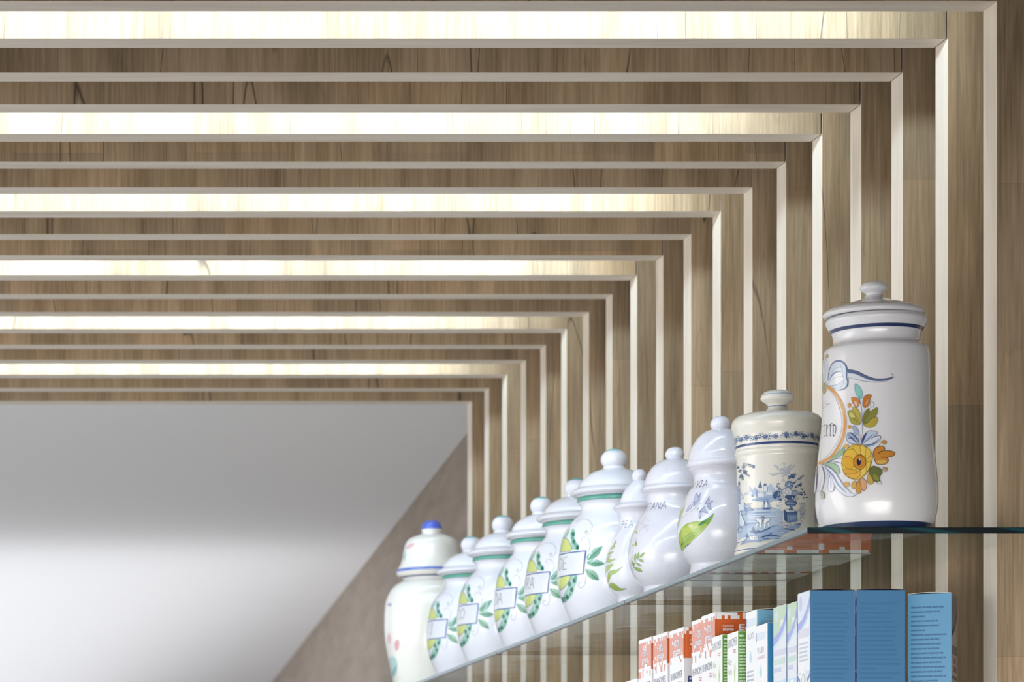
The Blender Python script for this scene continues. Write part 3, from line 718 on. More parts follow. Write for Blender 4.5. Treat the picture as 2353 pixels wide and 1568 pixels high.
# left column, palms, bank
J.fill([(128, 1280), (150, 1270), (190, 1330), (196, 1900), (150, 2250), (128, 2250)], '#8fa8cc', sm=False)
for x in (140, 158, 178, 205): J.line([(x, 1230 if x > 200 else 1290), (x+2, 2000)], 6, D1 if x in (178,) else D2)
J.leaf((172, 1290), (170, 1150), 34, '#4c6997', D1)
J.line([(210, 1160), (205, 1350), (208, 1560)], 8, D2)
def frond(x0, y0, x1, y1, n, ln, col):
    dx, dy = x1-x0, y1-y0; L = hypot(dx, dy)
    J.line([(x0, y0), (x1, y1)], 5, col)
    for k in range(n):
        t = (k+.6)/n; x, y = x0+dx*t, y0+dy*t
        for sg in (-1, 1):
            a = atan2(dy, dx)+sg*0.75; q = ln*(1-.4*t)
            J.line([(x, y), (x+q*cos(a), y+q*sin(a)+q*.35)], 9, col, 2)
for a in ((240, 900, 350, 790), (240, 900, 280, 780), (350, 810, 480, 840), (240, 930, 330, 960), (250, 960, 400, 1060), (250, 1000, 330, 940), (225, 1010, 250, 1130), (225, 1010, 200, 1100), (230, 920, 180, 960), (180, 900, 150, 850)):
    frond(*a, 7, 52, rr.choice((D1, '#4a6796')))
J.fill([(430, 850), (500, 830), (495, 900), (450, 880)], '#4a6796')
J.fill(U([(160, 280), (280, 235), (285, 390), (180, 430)]), '#e9edf2', D1, 6, sm=False)
for x in (195, 220, 245, 270): J.line(U([(x, 265), (x+4, 400)]), 6, D2)
J.fill(U([(285, 240), (320, 310), (400, 350), (490, 400), (380, 420), (290, 400)]), '#7f9ac2', D1, 4)
for k in range(26):
    x, y = rr.uniform(300, 430), 1383+rr.uniform(250, 350); J.dot(x, y, 13, 10, '#d3dfeb', D2, 3, 7)
for k in range(14): J.dot(rr.uniform(195, 290), rr.uniform(1390, 1560), 15, 12, '#d3dfeb', D2, 3, 7)
J.line(U([(200, 430), (260, 570), (310, 690)]), 8, D1); J.line(U([(190, 440), (190, 570), (215, 740)]), 8, D1); J.line(U([(310, 690), (200, 760), (135, 820)]), 8, D1)
J.line(U([(215, 450), (230, 600), (260, 700)]), 5, D2); J.fill(U([(200, 430), (235, 520), (300, 690), (220, 740), (190, 600)]), '#dbe5ef')
J.line(U([(200, 430), (320, 430), (350, 440), (300, 480), (330, 500), (250, 495)]), 5, D2)
J.line(U([(240, 740), (215, 820)]), 14, D1, 4); J.line(U([(160, 800), (140, 880), (200, 860), (250, 830)]), 7, D2)
# sailing boat and swans
J.fill(U([(700, 180), (745, 150), (800, 230), (815, 330), (760, 350), (690, 330)]), '#93abcf')
J.fill(U([(735, 230), (760, 235), (775, 330), (720, 335)]), '#f0f2f2'); J.line(U([(700, 175), (720, 300)]), 14, D1, 4); J.line(U([(748, 150), (790, 260)]), 12, D1, 4)
J.line(U([(655, 350), (760, 375), (870, 320)]), 13, D1, 5); J.fill(U([(660, 350), (840, 350), (800, 380), (700, 380)]), '#4d6998'); J.line(U([(700, 220), (655, 345)]), 4, D1); J.line(U([(800, 230), (850, 340)]), 4, D1)
for x in (690, 760, 810): J.line(U([(x, 375), (x+(x-750)*.25, 425)]), 9, D1, 3)
for sx in (1, -1):
    q = lambda pts: U([(675+sx*(x-675), y) for x, y in pts])
    J.fill(q([(690, 640), (700, 590), (760, 570), (835, 580), (800, 620), (760, 660), (700, 680)]), '#eef1f3', D1, 6)
    J.line(q([(692, 650), (660 if sx < 0 else 700, 580), (705, 545), (690, 535), (678, 560)]), 8, D1, 5)
    J.fill(q([(705, 680), (735, 680), (725, 760), (700, 765)]), '#f1f3f4'); J.fill(q([(780, 680), (805, 690), (812, 745), (795, 750)]), '#f1f3f4')
# foreground bank
J.fill(U([(200, 1140), (330, 1000), (420, 920), (560, 890), (740, 820), (880, 750), (1000, 720), (1200, 730), (1350, 700), (1480, 685), (1440, 760), (1300, 830), (1100, 930), (1000, 990), (640, 1060), (340, 1090)]), '#a3b9d8')
J.line(U([(560, 890), (740, 820), (880, 750), (1000, 725)]), 40, '#4b6796', 8); J.line(U([(1060, 800), (1200, 800), (1360, 830)]), 30, '#4b6796', 6); J.line(U([(600, 990), (750, 945), (900, 935), (1070, 965)]), 40, '#3f5b8c', 8)
J.line(U([(220, 1130), (340, 1000), (440, 920)]), 14, D1, 4); J.line(U([(1380, 700), (1480, 688)]), 22, '#4b6796', 6)
for k in range(80):
    t = rr.random(); x = 600+t*820; y = 1383+900-t*150+rr.uniform(-25, 110*(1-abs(t-.4))); J.line([(x, y), (x+rr.uniform(15, 60), y-rr.uniform(0, 12))], 5, rr.choice((D2, D2, D1, '#dbe5ef')), 1)
for k in range(12):
    a = k*.52; J.dot(430+70*(k % 4)*.6, 1383+960+25*(k % 3), 26, 20, '#eff2f3', D1, 5, 8)
for k in range(4): J.dot(540+14*cos(k*1.6), 1383+975+14*sin(k*1.6), 18, 18, '#dfe6ef', D1, 4, 8)
for a in ((510, 900, 460, 760), (510, 900, 440, 800), (500, 880, 400, 850), (520, 890, 570, 820), (525, 900, 620, 825), (350, 980, 340, 900), (350, 980, 310, 940), (700, 1020, 690, 960), (720, 1010, 820, 1000), (780, 930, 890, 880)):
    J.leaf((a[0], a[1]+1383), (a[2], a[3]+1383), 26, '#6c88b4', D1, lw=4)
J.line(U([(560, 1095), (620, 1060), (680, 1020)]), 9, D1, 3)
# pedestal and urn
J.fill(U([(1110, 390), (1390, 430), (1400, 640), (1180, 660), (1120, 600)]), '#6e8ab5', D1, 8, sm=False)
J.fill(U([(1110, 390), (1175, 440), (1190, 650), (1125, 600)]), '#38537f', D1, 5, sm=False); J.fill(U([(1125, 395), (1210, 375), (1390, 425), (1180, 440)]), '#dce5ee', D1, 5, sm=False)
J.fill(U([(1180, 450), (1400, 445), (1395, 490), (1185, 500)]), '#4d6a99', sm=False); J.line(U([(1200, 500), (1205, 640)]), 16, '#c5d4e6'); J.fill(U([(1240, 520), (1370, 515), (1370, 600), (1245, 610)]), '#8ea8cc', sm=False)
J.fill(U([(1215, 400), (1245, 360), (1240, 325), (1160, 290), (1140, 230), (1190, 200), (1180, 150), (1150, 120), (1250, 105), (1340, 120), (1320, 160), (1325, 200), (1380, 230), (1365, 290), (1300, 325), (1285, 360), (1320, 400)]), '#56739f', D1, 7)
for y, x0, x1 in ((195, 1195, 1325), (225, 1160, 1360), (255, 1160, 1360), (300, 1200, 1330), (345, 1235, 1290)): J.line(U([(x0, y), ((x0+x1)/2, y+10), (x1, y)]), 9, rr.choice((D3, '#c5d4e6')), 3)
J.line(U([(1165, 200), (1135, 190), (1140, 165)]), 9, D1); J.line(U([(1340, 200), (1370, 185), (1360, 165)]), 9, D1)
for k in range(60):
    sx = rr.choice((0, 1)); x = rr.uniform(930, 1110) if sx == 0 else rr.uniform(1390, 1560); y = 1383+rr.uniform(220, 690)
    J.dot(x, y, 17, 12, '#dbe3ec', D2 if y < 1900 else D1, 4, 7)
for k in range(16):
    y = 1383+250+k*22; J.line([(1440, y+40), (1500, y), (1560, y+18)], 6, D2, 2)
for x, y in ((1070, 690), (1120, 670), (1180, 730), (1240, 690), (1150, 760), (1350, 670), (1090, 720)):
    for k in range(5): J.dot(x+22*cos(k*1.257), 1383+y+18*sin(k*1.257), 17, 14, '#e8edf1', D1, 5, 8)
    J.dot(x, 1383+y, 8, 8, D1, n=6)
# pale tree behind and the bouquet
def bough(x0, y0, x1, y1, n, r, c, l):
    for k in range(n):
        t = k/(n-1); J.dot(x0+(x1-x0)*t+rr.uniform(-28, 28), y0+(y1-y0)*t+rr.uniform(-24, 24), r, r*.72, c, l, 4, 7)
for a in ((1110, 1180, 1110, 790), (1110, 960, 950, 860), (1100, 1010, 830, 1030), (1130, 1010, 1320, 860), (1140, 980, 1240, 850), (1150, 1040, 1200, 1000)): bough(*a, 13, 21, '#d5dbe4', '#8e9ebd')
for a in ((1200, 1120, 1330, 1010), (1320, 1230, 1480, 1060), (1350, 1160, 1450, 1080), (1350, 1290, 1480, 1330), (1400, 1270, 1470, 1230), (1380, 1440, 1560, 1520), (1440, 1400, 1560, 1440), (1000, 1330, 980, 1240), (1060, 1340, 970, 1290), (1000, 1500, 920, 1420), (1030, 1560, 950, 1480)):
    n = 5
    for k in range(n):
        t = k/(n-1); x, y = a[0]+(a[2]-a[0])*t, a[1]+(a[3]-a[1])*t; q = rr.uniform(0, 6.28)
        J.leaf((x, y), (x+55*cos(q), y+45*sin(q)), 26, rr.choice(('#6c88b4', '#c9d6e6', '#4b6796')), D1, lw=4)
def bloom(x, y, r, n, c, cc):
    J.dot(x, y, r*.95, r*.9, '#3c5887')
    for k in range(n):
        q = 2*pi*k/n+.2; J.leaf((x+r*.15*cos(q), y+r*.15*sin(q)), (x+r*cos(q), y+r*.95*sin(q)), r*.55, c, D1, lw=5)
    J.dot(x, y, r*.28, r*.26, cc, D1, 5)
bloom(1220, 1250, 92, 9, '#8fa9cd', '#d5e0ec'); bloom(1180, 1410, 115, 13, '#e3eaf1', '#f4f5f4'); bloom(1335, 1425, 70, 8, '#b9cae0', '#f4f5f4'); bloom(1290, 1070, 55, 6, '#6c88b4', '#35507f'); bloom(1020, 1400, 60, 7, '#a9bfdb', '#35507f')
J.fill([(890, 1480), (940, 1400), (985, 1390), (975, 1500), (930, 1550)], '#38537f', D1, 5)
J.fill([(1140, 1490), (1180, 1470), (1330, 1480), (1340, 1520), (1150, 1530)], '#45618f', D1, 5)
for a in ((1050, 1480, 1080, 1560), (1100, 1500, 1060, 1570), (1330, 1500, 1420, 1560), (1280, 1500, 1290, 1560)): J.leaf((a[0], a[1]), (a[2], a[3]), 34, '#c9d6e6', D1, lw=5)
for k in range(26):                              # next scene at the right turn of the jar
    y = 1000+k*42; J.leaf((1800+rr.uniform(-6, 22), y), (1800+rr.uniform(-30, 30), y+60), 26, rr.choice((D1, D2, '#7a8caf')), D1, lw=3)

# ---- J3: broad leaf and bell flowers
E = Brush(j3, 1540, 1080, 6.53)
E.fill([(165, 1240), (150, 1180), (128, 1080), (132, 980), (170, 890), (240, 820), (330, 790), (430, 775), (510, 762), (590, 710), (655, 655), (625, 750), (560, 840), (480, 930), (400, 1010), (300, 1100), (220, 1180)], '#a9c944', '#7fa04a', 4)
E.fill([(140, 1050), (160, 930), (240, 840), (340, 800), (430, 790), (420, 850), (320, 930), (220, 1020), (165, 1100)], '#bfd24c')
E.fill([(200, 1170), (280, 1080), (400, 970), (500, 860), (610, 740), (590, 790), (520, 880), (430, 970), (320, 1080)], '#c2d358')
E.fill([(415, 820), (440, 795), (520, 765), (590, 715), (560, 770), (500, 810), (430, 850)], '#4c8a4a'); E.fill([(535, 770), (640, 680), (560, 830)], '#8cb850')
for a, b_ in (((160, 1070), (420, 860)), ((175, 1130), (460, 860)), ((170, 1180), (400, 930)), ((210, 1160), (520, 850))): E.line([a, ((a[0]+b_[0])/2-12, (a[1]+b_[1])/2+6), b_], 6, '#5f9438', 2)
E.line([(165, 1150), (190, 1090)], 22, '#4f7f36', 5); E.line([(220, 1170), (310, 1100)], 18, '#5a8a38', 5)
E.dot(305, 842, 36, 30, '#d9dfa0')
E.line([(655, 655), (610, 700), (560, 745), (500, 770)], 7, '#6fae9a', 3)
E.line([(175, 1200), (160, 1235), (185, 1290), (250, 1350), (320, 1405)], 9, '#6f9a80', 4)
E.line([(160, 1260), (115, 1150), (95, 1000), (105, 850), (160, 740), (270, 665)], 6, '#8fae98', 3)
E.fill([(118, 850), (110, 770), (140, 660), (200, 560), (230, 480), (205, 600), (160, 720), (135, 800)], '#c8d79a', '#8fae6a', 4)
E.line([(305, 635), (370, 580), (430, 500), (440, 460)], 7, '#8fc5b4', 3); E.line([(440, 510), (500, 492)], 5, '#9fd0c0'); E.line([(370, 580), (430, 590)], 5, '#9fd0c0')
LV, LL = '#8a90c2', '#5a62a2'
for p in ([(360, 450), (390, 350), (430, 400), (460, 340), (450, 430), (430, 480), (380, 490)], [(335, 530), (350, 470), (390, 470), (400, 510), (360, 545)], [(520, 515), (590, 400), (590, 460), (650, 470), (600, 505), (560, 515)],
          [(555, 520), (600, 510), (620, 610), (590, 590), (560, 570)], [(430, 640), (520, 550), (530, 600), (580, 660), (500, 640)], [(435, 640), (470, 630), (460, 700), (440, 740)], [(240, 620), (290, 540), (300, 590), (265, 625)]):
    E.fill(p, '#cdd3ec', LV, 4)
for p in ([(385, 345), (420, 390), (435, 440)], [(460, 340), (440, 400), (425, 470)], [(350, 480), (380, 500), (360, 540)], [(512, 518), (560, 500), (610, 505), (650, 470)], [(590, 400), (560, 460), (520, 510)], [(570, 520), (575, 570), (615, 605)], [(600, 520), (605, 570), (618, 600)],
          [(440, 560), (415, 600), (415, 635)], [(525, 550), (470, 610), (435, 640), (500, 632), (575, 660)], [(440, 640), (435, 700), (445, 735), (465, 680)], [(300, 510), (320, 560), (310, 600)]): E.line(p, 7, LL, 2)
hh = j3.px(62, 1104)[1]-j3.px(62, 1118)[1]
aE, hE = j3.hit('body', 1540+562/6.53, 1080+245/6.53); word(j3, 'body', 'SALVIA', aE, hE, hh*1.02, 0.185, '#3e5070', 0.0010, 0.15)
# ---- J4: fern sprig
H = Brush(j4, 1380, 1150, 5.806)
H.line([(500, 1100), (440, 1010), (400, 930), (378, 820), (372, 720), (385, 600), (420, 480), (470, 390), (530, 300)], 6, '#9fb5a4', 3)
H.line([(490, 1080), (455, 1020), (425, 955), (440, 910), (455, 850), (490, 800), (535, 745), (590, 695)], 7, '#6a8c5c', 3)
H.line([(425, 950), (405, 890), (415, 780), (430, 680), (450, 600)], 5, '#9fb5a4', 3); H.line([(425, 950), (440, 880), (430, 800), (435, 740)], 5, '#b4c8a4', 3)
for a in ((458, 820, 468, 705), (490, 790, 513, 690), (520, 768, 592, 696), (510, 790, 578, 824), (470, 840, 550, 886), (450, 900, 560, 955), (442, 880, 430, 820), (470, 560, 480, 610)):
    H.leaf(a[:2], a[2:], 30 if a[0] != 450 else 44, '#a4c267', '#6f9440', lw=4, shade='#8eb254')
for k in range(34):
    x, y = rr.uniform(535, 650), rr.uniform(205, 425); x = x-(y-300)*.18; H.line([(x, y), (x+rr.uniform(8, 22), y-rr.uniform(6, 22))], 6, rr.choice(('#8a8d9c', '#a9abb8', '#6f7284')), 2)
for k in range(14):
    x, y = rr.uniform(450, 490), rr.uniform(505, 580); H.line([(x, y), (x+rr.uniform(5, 16), y-rr.uniform(4, 18))], 5, '#85889a', 2)
H.dot(482, 430, 12, 16, '#c8d47c'); H.dot(440, 600, 12, 12, '#c8d47c'); H.dot(468, 598, 12, 10, '#c8d47c')
aE, hE = j4.hit('body', 1380+885/5.806, 1150+108/5.806); hh = j4.px(64, 1150)[1]-j4.px(64, 1166)[1]
word(j4, 'body', 'VALERIANA', aE, hE, hh, 0.215, '#3f6484', 0.0010, 0.12)
# ---- J5: pointed leaves
H = Brush(j5, 1380, 1150, 5.806)
H.line([(250, 1300), (180, 1240), (110, 1160), (75, 1080), (55, 980), (65, 850), (85, 760), (130, 650), (200, 540)], 6, '#b3c49a', 3)
H.fill([(95, 1110), (95, 1020), (115, 955), (160, 935), (220, 930), (300, 882), (250, 935), (210, 970), (150, 1000), (125, 1050)], '#b4cc6c', '#8fae5a', 4); H.line([(225, 935), (300, 884)], 9, '#6f9a80', 3)
H.fill([(105, 1160), (130, 1115), (170, 1110), (230, 1150), (270, 1180), (350, 1182), (270, 1207), (190, 1205), (140, 1170)], '#a5bf50', '#6f8f3c', 5); H.line([(125, 1150), (190, 1175), (270, 1190)], 6, '#7f9c40')
H.line([(110, 1170), (160, 1230), (245, 1295)], 13, '#aebf80', 4)
H.fill([(68, 970), (70, 900), (100, 870), (170, 850), (140, 900), (100, 940)], '#bcd07c', '#8fae5a', 4); H.fill([(75, 830), (100, 790), (140, 795), (205, 780), (160, 815), (110, 835)], '#c2d48c', '#9db56a', 4)
for a in ((85, 800, 130, 735), (100, 740, 140, 690), (110, 720, 180, 685), (130, 660, 200, 610), (150, 640, 190, 600), (180, 600, 212, 535)): H.leaf(a[:2], a[2:], 24, '#c6d698', '#9db07a', lw=4)
aE, hE = j5.hit('body', 1380+440/5.806, 1150+355/5.806); hh = j5.px(46, 1200)[1]-j5.px(46, 1215)[1]
word(j5, 'body', 'PEA', aE, hE, hh, 0.26, '#4c6c90', 0.0009, 0.1)
# ---- green banded jars: lemon oval, banner and leaves, the same design on all five
def green(j, txt, ref, rs=1.0, hs=1.0):
    h0 = ref.px(85, 1158)[1]*hs; h1 = ref.px(85, 1147)[1]*hs
    j.band('body', h0, h1, '#4f9484'); j.band('body', h1-0.0006, h1+0.0006, '#2f6a5c')
    kt = ref.prof['knob'][-1][1]*1.0
    j.band('knob', j.prof['knob'][-1][1]-0.0050, j.prof['knob'][-1][1]-0.0008, '#7cc0c4')
    g = Brush(j, 1270, 1130, 5.806, mirror=True, ref=ref, hs=hs)
    for p in ([(262, 770), (250, 700), (235, 560), (270, 495), (300, 540), (295, 650), (350, 720), (345, 775)], [(235, 1130), (325, 1120), (320, 1210), (290, 1290), (270, 1370), (210, 1450), (140, 1480), (145, 1390), (190, 1290)], [(145, 620), (180, 560), (230, 485), (215, 560), (175, 625)]):
        g.fill(p, '#a9d4c4')
    for x, y in ((275, 570), (285, 670), (330, 745), (290, 1190), (255, 1310), (195, 1410), (150, 1440), (225, 1240)): g.dot(x, y, 24, 34, '#3a8272'); 
    for x, y in ((290, 1195), (255, 1325), (200, 1420), (335, 755)): g.dot(x, y, 12, 20, '#1f5c50')
    for x, y in ((265, 620), (300, 700), (310, 1150), (235, 1370), (170, 1460)): g.dot(x, y, 16, 24, '#6cae9c')
    g.fill([(92, 800), (110, 720), (140, 640), (170, 625), (210, 650), (240, 720), (245, 790)], '#dfe88a', '#6a78a0', 7)
    g.fill([(60, 1140), (230, 1125), (215, 1200), (170, 1270), (110, 1315), (75, 1300)], '#dfe88a', '#6a78a0', 7)
    for (x0, y0, x1, y1, wd) in ((460, 915, 660, 735, 100), (455, 950, 690, 965, 92), (440, 1040, 615, 1185, 100)):
        g.leaf((x0, y0), (x1, y1), wd, '#97c6b0', '#6fa690', lw=5, shade='#68a68c')
        g.line([(x0, y0), ((x0+x1)/2, (y0+y1)/2), (x1, y1)], 15, '#3a7a4c', 5)
        for k in range(4):
            t = .25+k*.17; mx, my = x0+(x1-x0)*t, y0+(y1-y0)*t
            for sg in (-1, 1):
                a = atan2(y1-y0, x1-x0)+sg*.8; g.line([(mx, my), (mx+38*cos(a), my+38*sin(a))], 9, '#5c967a', 3)
    g.line([(455, 890), (480, 840)], 9, '#6a7a40', 4)
    S1 = '#aab0c4'
    g.line([(310, 410), (380, 375), (460, 375), (520, 430), (525, 510), (480, 570), (440, 560), (440, 525), (470, 525)], 5, S1); g.dot(460, 535, 14, 12, '#c8d8a8')
    g.line([(380, 670), (400, 620), (450, 615), (490, 660), (500, 730), (480, 800)], 5, S1); g.line([(440, 1110), (440, 1180), (420, 1260), (375, 1290), (345, 1260), (355, 1215), (385, 1225)], 5, S1)
    ar, hr = ref.hit('body', 1270+445/5.806, 1130+795/5.806); ar2, hr2 = ref.hit('body', 1270+410/5.806, 1130+1100/5.806)
    ht, hb_ = hr*hs, hr2*hs; am = -pi-ar
    q = [(ar+(am-ar)*t/16, ht) for t in range(17)]+[(am+(ar2-am)*t/16, hb_) for t in range(17)]
    j.fill('body', q, '#eef0f6')
    j.stroke('body', q, 0.0021, '#4a69a4', closed=True)
    ae, he = ref.hit('body', 1270+218/5.806, 1130+1035/5.806)
    span = 2*(ae+pi/2) if len(txt) >= 4 else 1.5*(ae+pi/2)
    word(j, 'body', txt, ae, he*hs, (ht-hb_)*0.55, (span/len(txt) if len(txt) >= 4 else 0.17), '#4d5464', 0.0010, 0.08)
green(j6, 'ALOE', j6)
for j, t_, hs_ in zip(GJ, ('RRA', 'TIDA', 'ANCO', 'IZCI'), (0.955, 0.965, 0.985, 0.97)): green(j, t_, j6, 1, hs_)
# ---- J11: blue tip, blue lid rim, faint sprigs
j11.band('knob', j11.prof['knob'][0][1]+0.013, j11.prof['knob'][-1][1]-0.0004, '#4a5fc0')
j11.band('lid', j11.px(80, 1318)[1], j11.px(79, 1311)[1], '#5f73b8')
j11.band('body', j11.px(70, 1331)[1], j11.px(70, 1327.5)[1], '#5a6486')
K = Brush(j11, 860, 1080, 3.2136, 'lid'); K.fill([(230, 580), (260, 550), (300, 545), (280, 570), (250, 585)], '#e2b8bc'); K.fill([(212, 650), (225, 620), (235, 600), (228, 670)], '#b4cfc4')
K = Brush(j11, 860, 1080, 3.2136)
K.fill([(105, 985), (130, 990), (120, 1010), (100, 1005)], '#a9b0c8'); K.fill([(150, 1290), (165, 1255), (185, 1270), (180, 1320), (160, 1340)], '#d8a0a4'); K.fill([(95, 1250), (110, 1210), (125, 1240), (115, 1290)], '#e4bcc2')
K.fill([(110, 1400), (140, 1380), (170, 1420), (165, 1500), (140, 1540), (120, 1470)], '#b9d6d2'); K.leaf((130, 1540), (165, 1440), 26, '#8fb8b4')

T1 = j1.finish('large white jar with yellow flower bouquet and blue ribbon, nearest on the shelf')
T2 = j2.finish('cream china jar with blue printed harbour landscape')
T3 = j3.finish('white domed jar with one broad green leaf and blue bell flowers', 'herb jars')
T4 = j4.finish('white domed jar painted with a thin fern sprig, letters ending in ANA', 'herb jars')
T5 = j5.finish('smallest white domed jar, pale green pointed leaves, behind the fern jar', 'herb jars')
T6 = j6.finish('white jar with green neck band and label reading ALOE', 'green banded jars')
gl = ['white jar with green neck band and label ending in RA, just behind the ALOE jar', 'white jar with green neck band and label ending in DA',
      'white jar with green neck band and label ending in CO', 'farthest green banded jar, partly covering the blue-capped jar']
for j, l in zip(GJ, gl): j.finish(l, 'green banded jars')
j11.finish('tall cream jar with a blue knob tip and blue lid rim, last on the shelf')
# ------------------------------------------------------------------ boxes of medicine on the lower shelf
_tc = {}
def glyphs(txt, bold=0.0, shear=0.0):
    key = (txt, bold, shear)
    if key in _tc: return _tc[key]
    cu = bpy.data.curves.new('lettering', 'FONT'); cu.body = txt; cu.size = 1; cu.offset = bold; cu.shear = shear; cu.resolution_u = 3
    ob = bpy.data.objects.new('lettering', cu); C.objects.link(ob)
    dg = bpy.context.evaluated_depsgraph_get(); me = bpy.data.meshes.new_from_object(ob.evaluated_get(dg))
    v = [(p.co.x, p.co.y) for p in me.vertices]; f = [list(p.vertices) for p in me.polygons]
    bpy.data.objects.remove(ob); bpy.data.meshes.remove(me); bpy.data.curves.remove(cu)
    x0 = min(a for a, _ in v); x1 = max(a for a, _ in v); y0 = min(b for _, b in v); y1 = max(b for _, b in v)
    _tc[key] = ([((a-x0)/(x1-x0), (b-y0)/(y1-y0)) for a, b in v], f); return _tc[key]
class Panel:
    """printed side of a carton: s runs left to right as one faces it, d runs down from the top edge"""
    def __init__(p, g, side, W, D, H):
        p.g = g; p.side = side; p.W = W; p.D = D; p.H = H; p.n = 0; p.w = {'left': D, 'near': W, 'right': D}[side]
    def pt(p, s, d, o):
        z = p.H-d
        if p.side == 'left': return (-o, p.D-s, z)
        if p.side == 'near': return (s, -o, z)
        return (p.W+o, s, z)
    def poly(p, pts, col):
        p.n += 1; o = 0.00008+p.n*0.000004
        v = [p.pt(s, d, o) for s, d in pts]
        bm = bmesh.new(); fv = [bm.verts.new(q) for q in v]
        try:
            bm.faces.new(fv); r = bmesh.ops.triangulate(bm, faces=bm.faces[:]); bm.verts.index_update()
            p.g.add([q.co[:] for q in bm.verts], [[q.index for q in f.verts] for f in bm.faces], lin(col))
        except ValueError: pass
        bm.free()
    def rect(p, s0, s1, d0, d1, col):
        p.n += 1; o = 0.00008+p.n*0.000004
        p.g.add([p.pt(s0, d0, o), p.pt(s0, d1, o), p.pt(s1, d1, o), p.pt(s1, d0, o)], [(0, 1, 2, 3)], lin(col))
    def text(p, txt, s0, s1, d0, d1, col, bold=0.0, tilt=0.0, shear=0.0):
        v, f = glyphs(txt, bold, shear); p.n += 1; o = 0.00008+p.n*0.000004
        p.g.add([p.pt(s0+(s1-s0)*a, d1+(d0-d1)*b-tilt*a, o) for a, b in v], f, lin(col))
    def ring(p, s, d, rs, rd, col, n=20):
        p.poly([(s+rs*cos(2*pi*k/n), d+rd*sin(2*pi*k/n)) for k in range(n)], col)
    def lines(p, s0, s1, d0, d1, step, th, col, rnd, fillw=0.85):
        d = d0
        while d < d1:
            s = s0; end = s0+(s1-s0)*(rnd.uniform(0.75, 1.0) if rnd.random() > .12 else .4)
            while s < end:
                wl = rnd.uniform(0.003, 0.009); e = min(s+wl, end)
                p.rect(s, e, d, d+th, col); s = e+0.0006
            d += step
def carton(X, Z, W, D, ytop, base, label, rz=0.0, faces=None, bulge=0.0016, group=None, topcol='#f3f1ee'):
    H = ytop-YLOW-0.0004
    t = thing('medicine_box', (X, Z, CAMH+YLOW+0.0002), label, 'box', group, rz)
    g = G(); c = [lin(base[k]) if k in base else lin('#f2f2f2') for k in ('left', 'near', 'right')]
    e = 0.0006
    g.quad([(0, D-e, 0), (0, D-e, H), (0, e, H), (0, e, 0)][::-1], c[0]); g.quad([(e, 0, 0), (W-e, 0, 0), (W-e, 0, H), (e, 0, H)], c[1])
    g.quad([(W, e, 0), (W, D-e, 0), (W, D-e, H), (W, e, H)], c[2]); g.quad([(W-e, D, 0), (e, D, 0), (e, D, H), (W-e, D, H)], c[1])
    for q in ([(0, e), (e, 0)], [(W-e, 0), (W, e)], [(W, D-e), (W-e, D)], [(e, D), (0, D-e)]):
        (x0, y0), (x1, y1) = q; g.quad([(x0, y0, 0), (x1, y1, 0), (x1, y1, H), (x0, y0, H)], tuple((a+b)/2 for a, b in zip(c[0], c[1])))
    g.quad([(0, 0, 0), (0, D, 0), (W, D, 0), (W, 0, 0)], lin('#d8d4cf'))
    P_ = {k: Panel(g, k, W, D, H) for k in ('left', 'near', 'right')}
    if faces: faces(P_, W, D, H)
    g.build('carton', M['card'], t)
    f = G(); n = 10                     # gently bulging tuck lid with a visible board edge
    for i in range(n+1):
        s = i/n; z = H+0.0001+bulge*sin(pi*s)
        for y in (0.0003, D-0.0003):
            f.v.append((0.0005+(W-0.001)*s, y, z)); f.v.append((0.0005+(W-0.001)*s, y, z+0.0006))
    for i in range(n):
        a = 4*i; b = a+4
        for q in ((a+1, b+1, b+3, a+3), (a, a+2, b+2, b), (a, b, b+1, a+1), (a+2, a+3, b+3, b+2)): f.f.append(list(q)); f.c.append(lin(topcol)); f.s.append(False); f.m.append(0)
    for q in ((0, 1, 3, 2), (4*n, 4*n+2, 4*n+3, 4*n+1)): f.f.append(list(q)); f.c.append(lin(topcol)); f.s.append(False); f.m.append(0)
    f.build('lid_flap', M['card'], t)
    return t
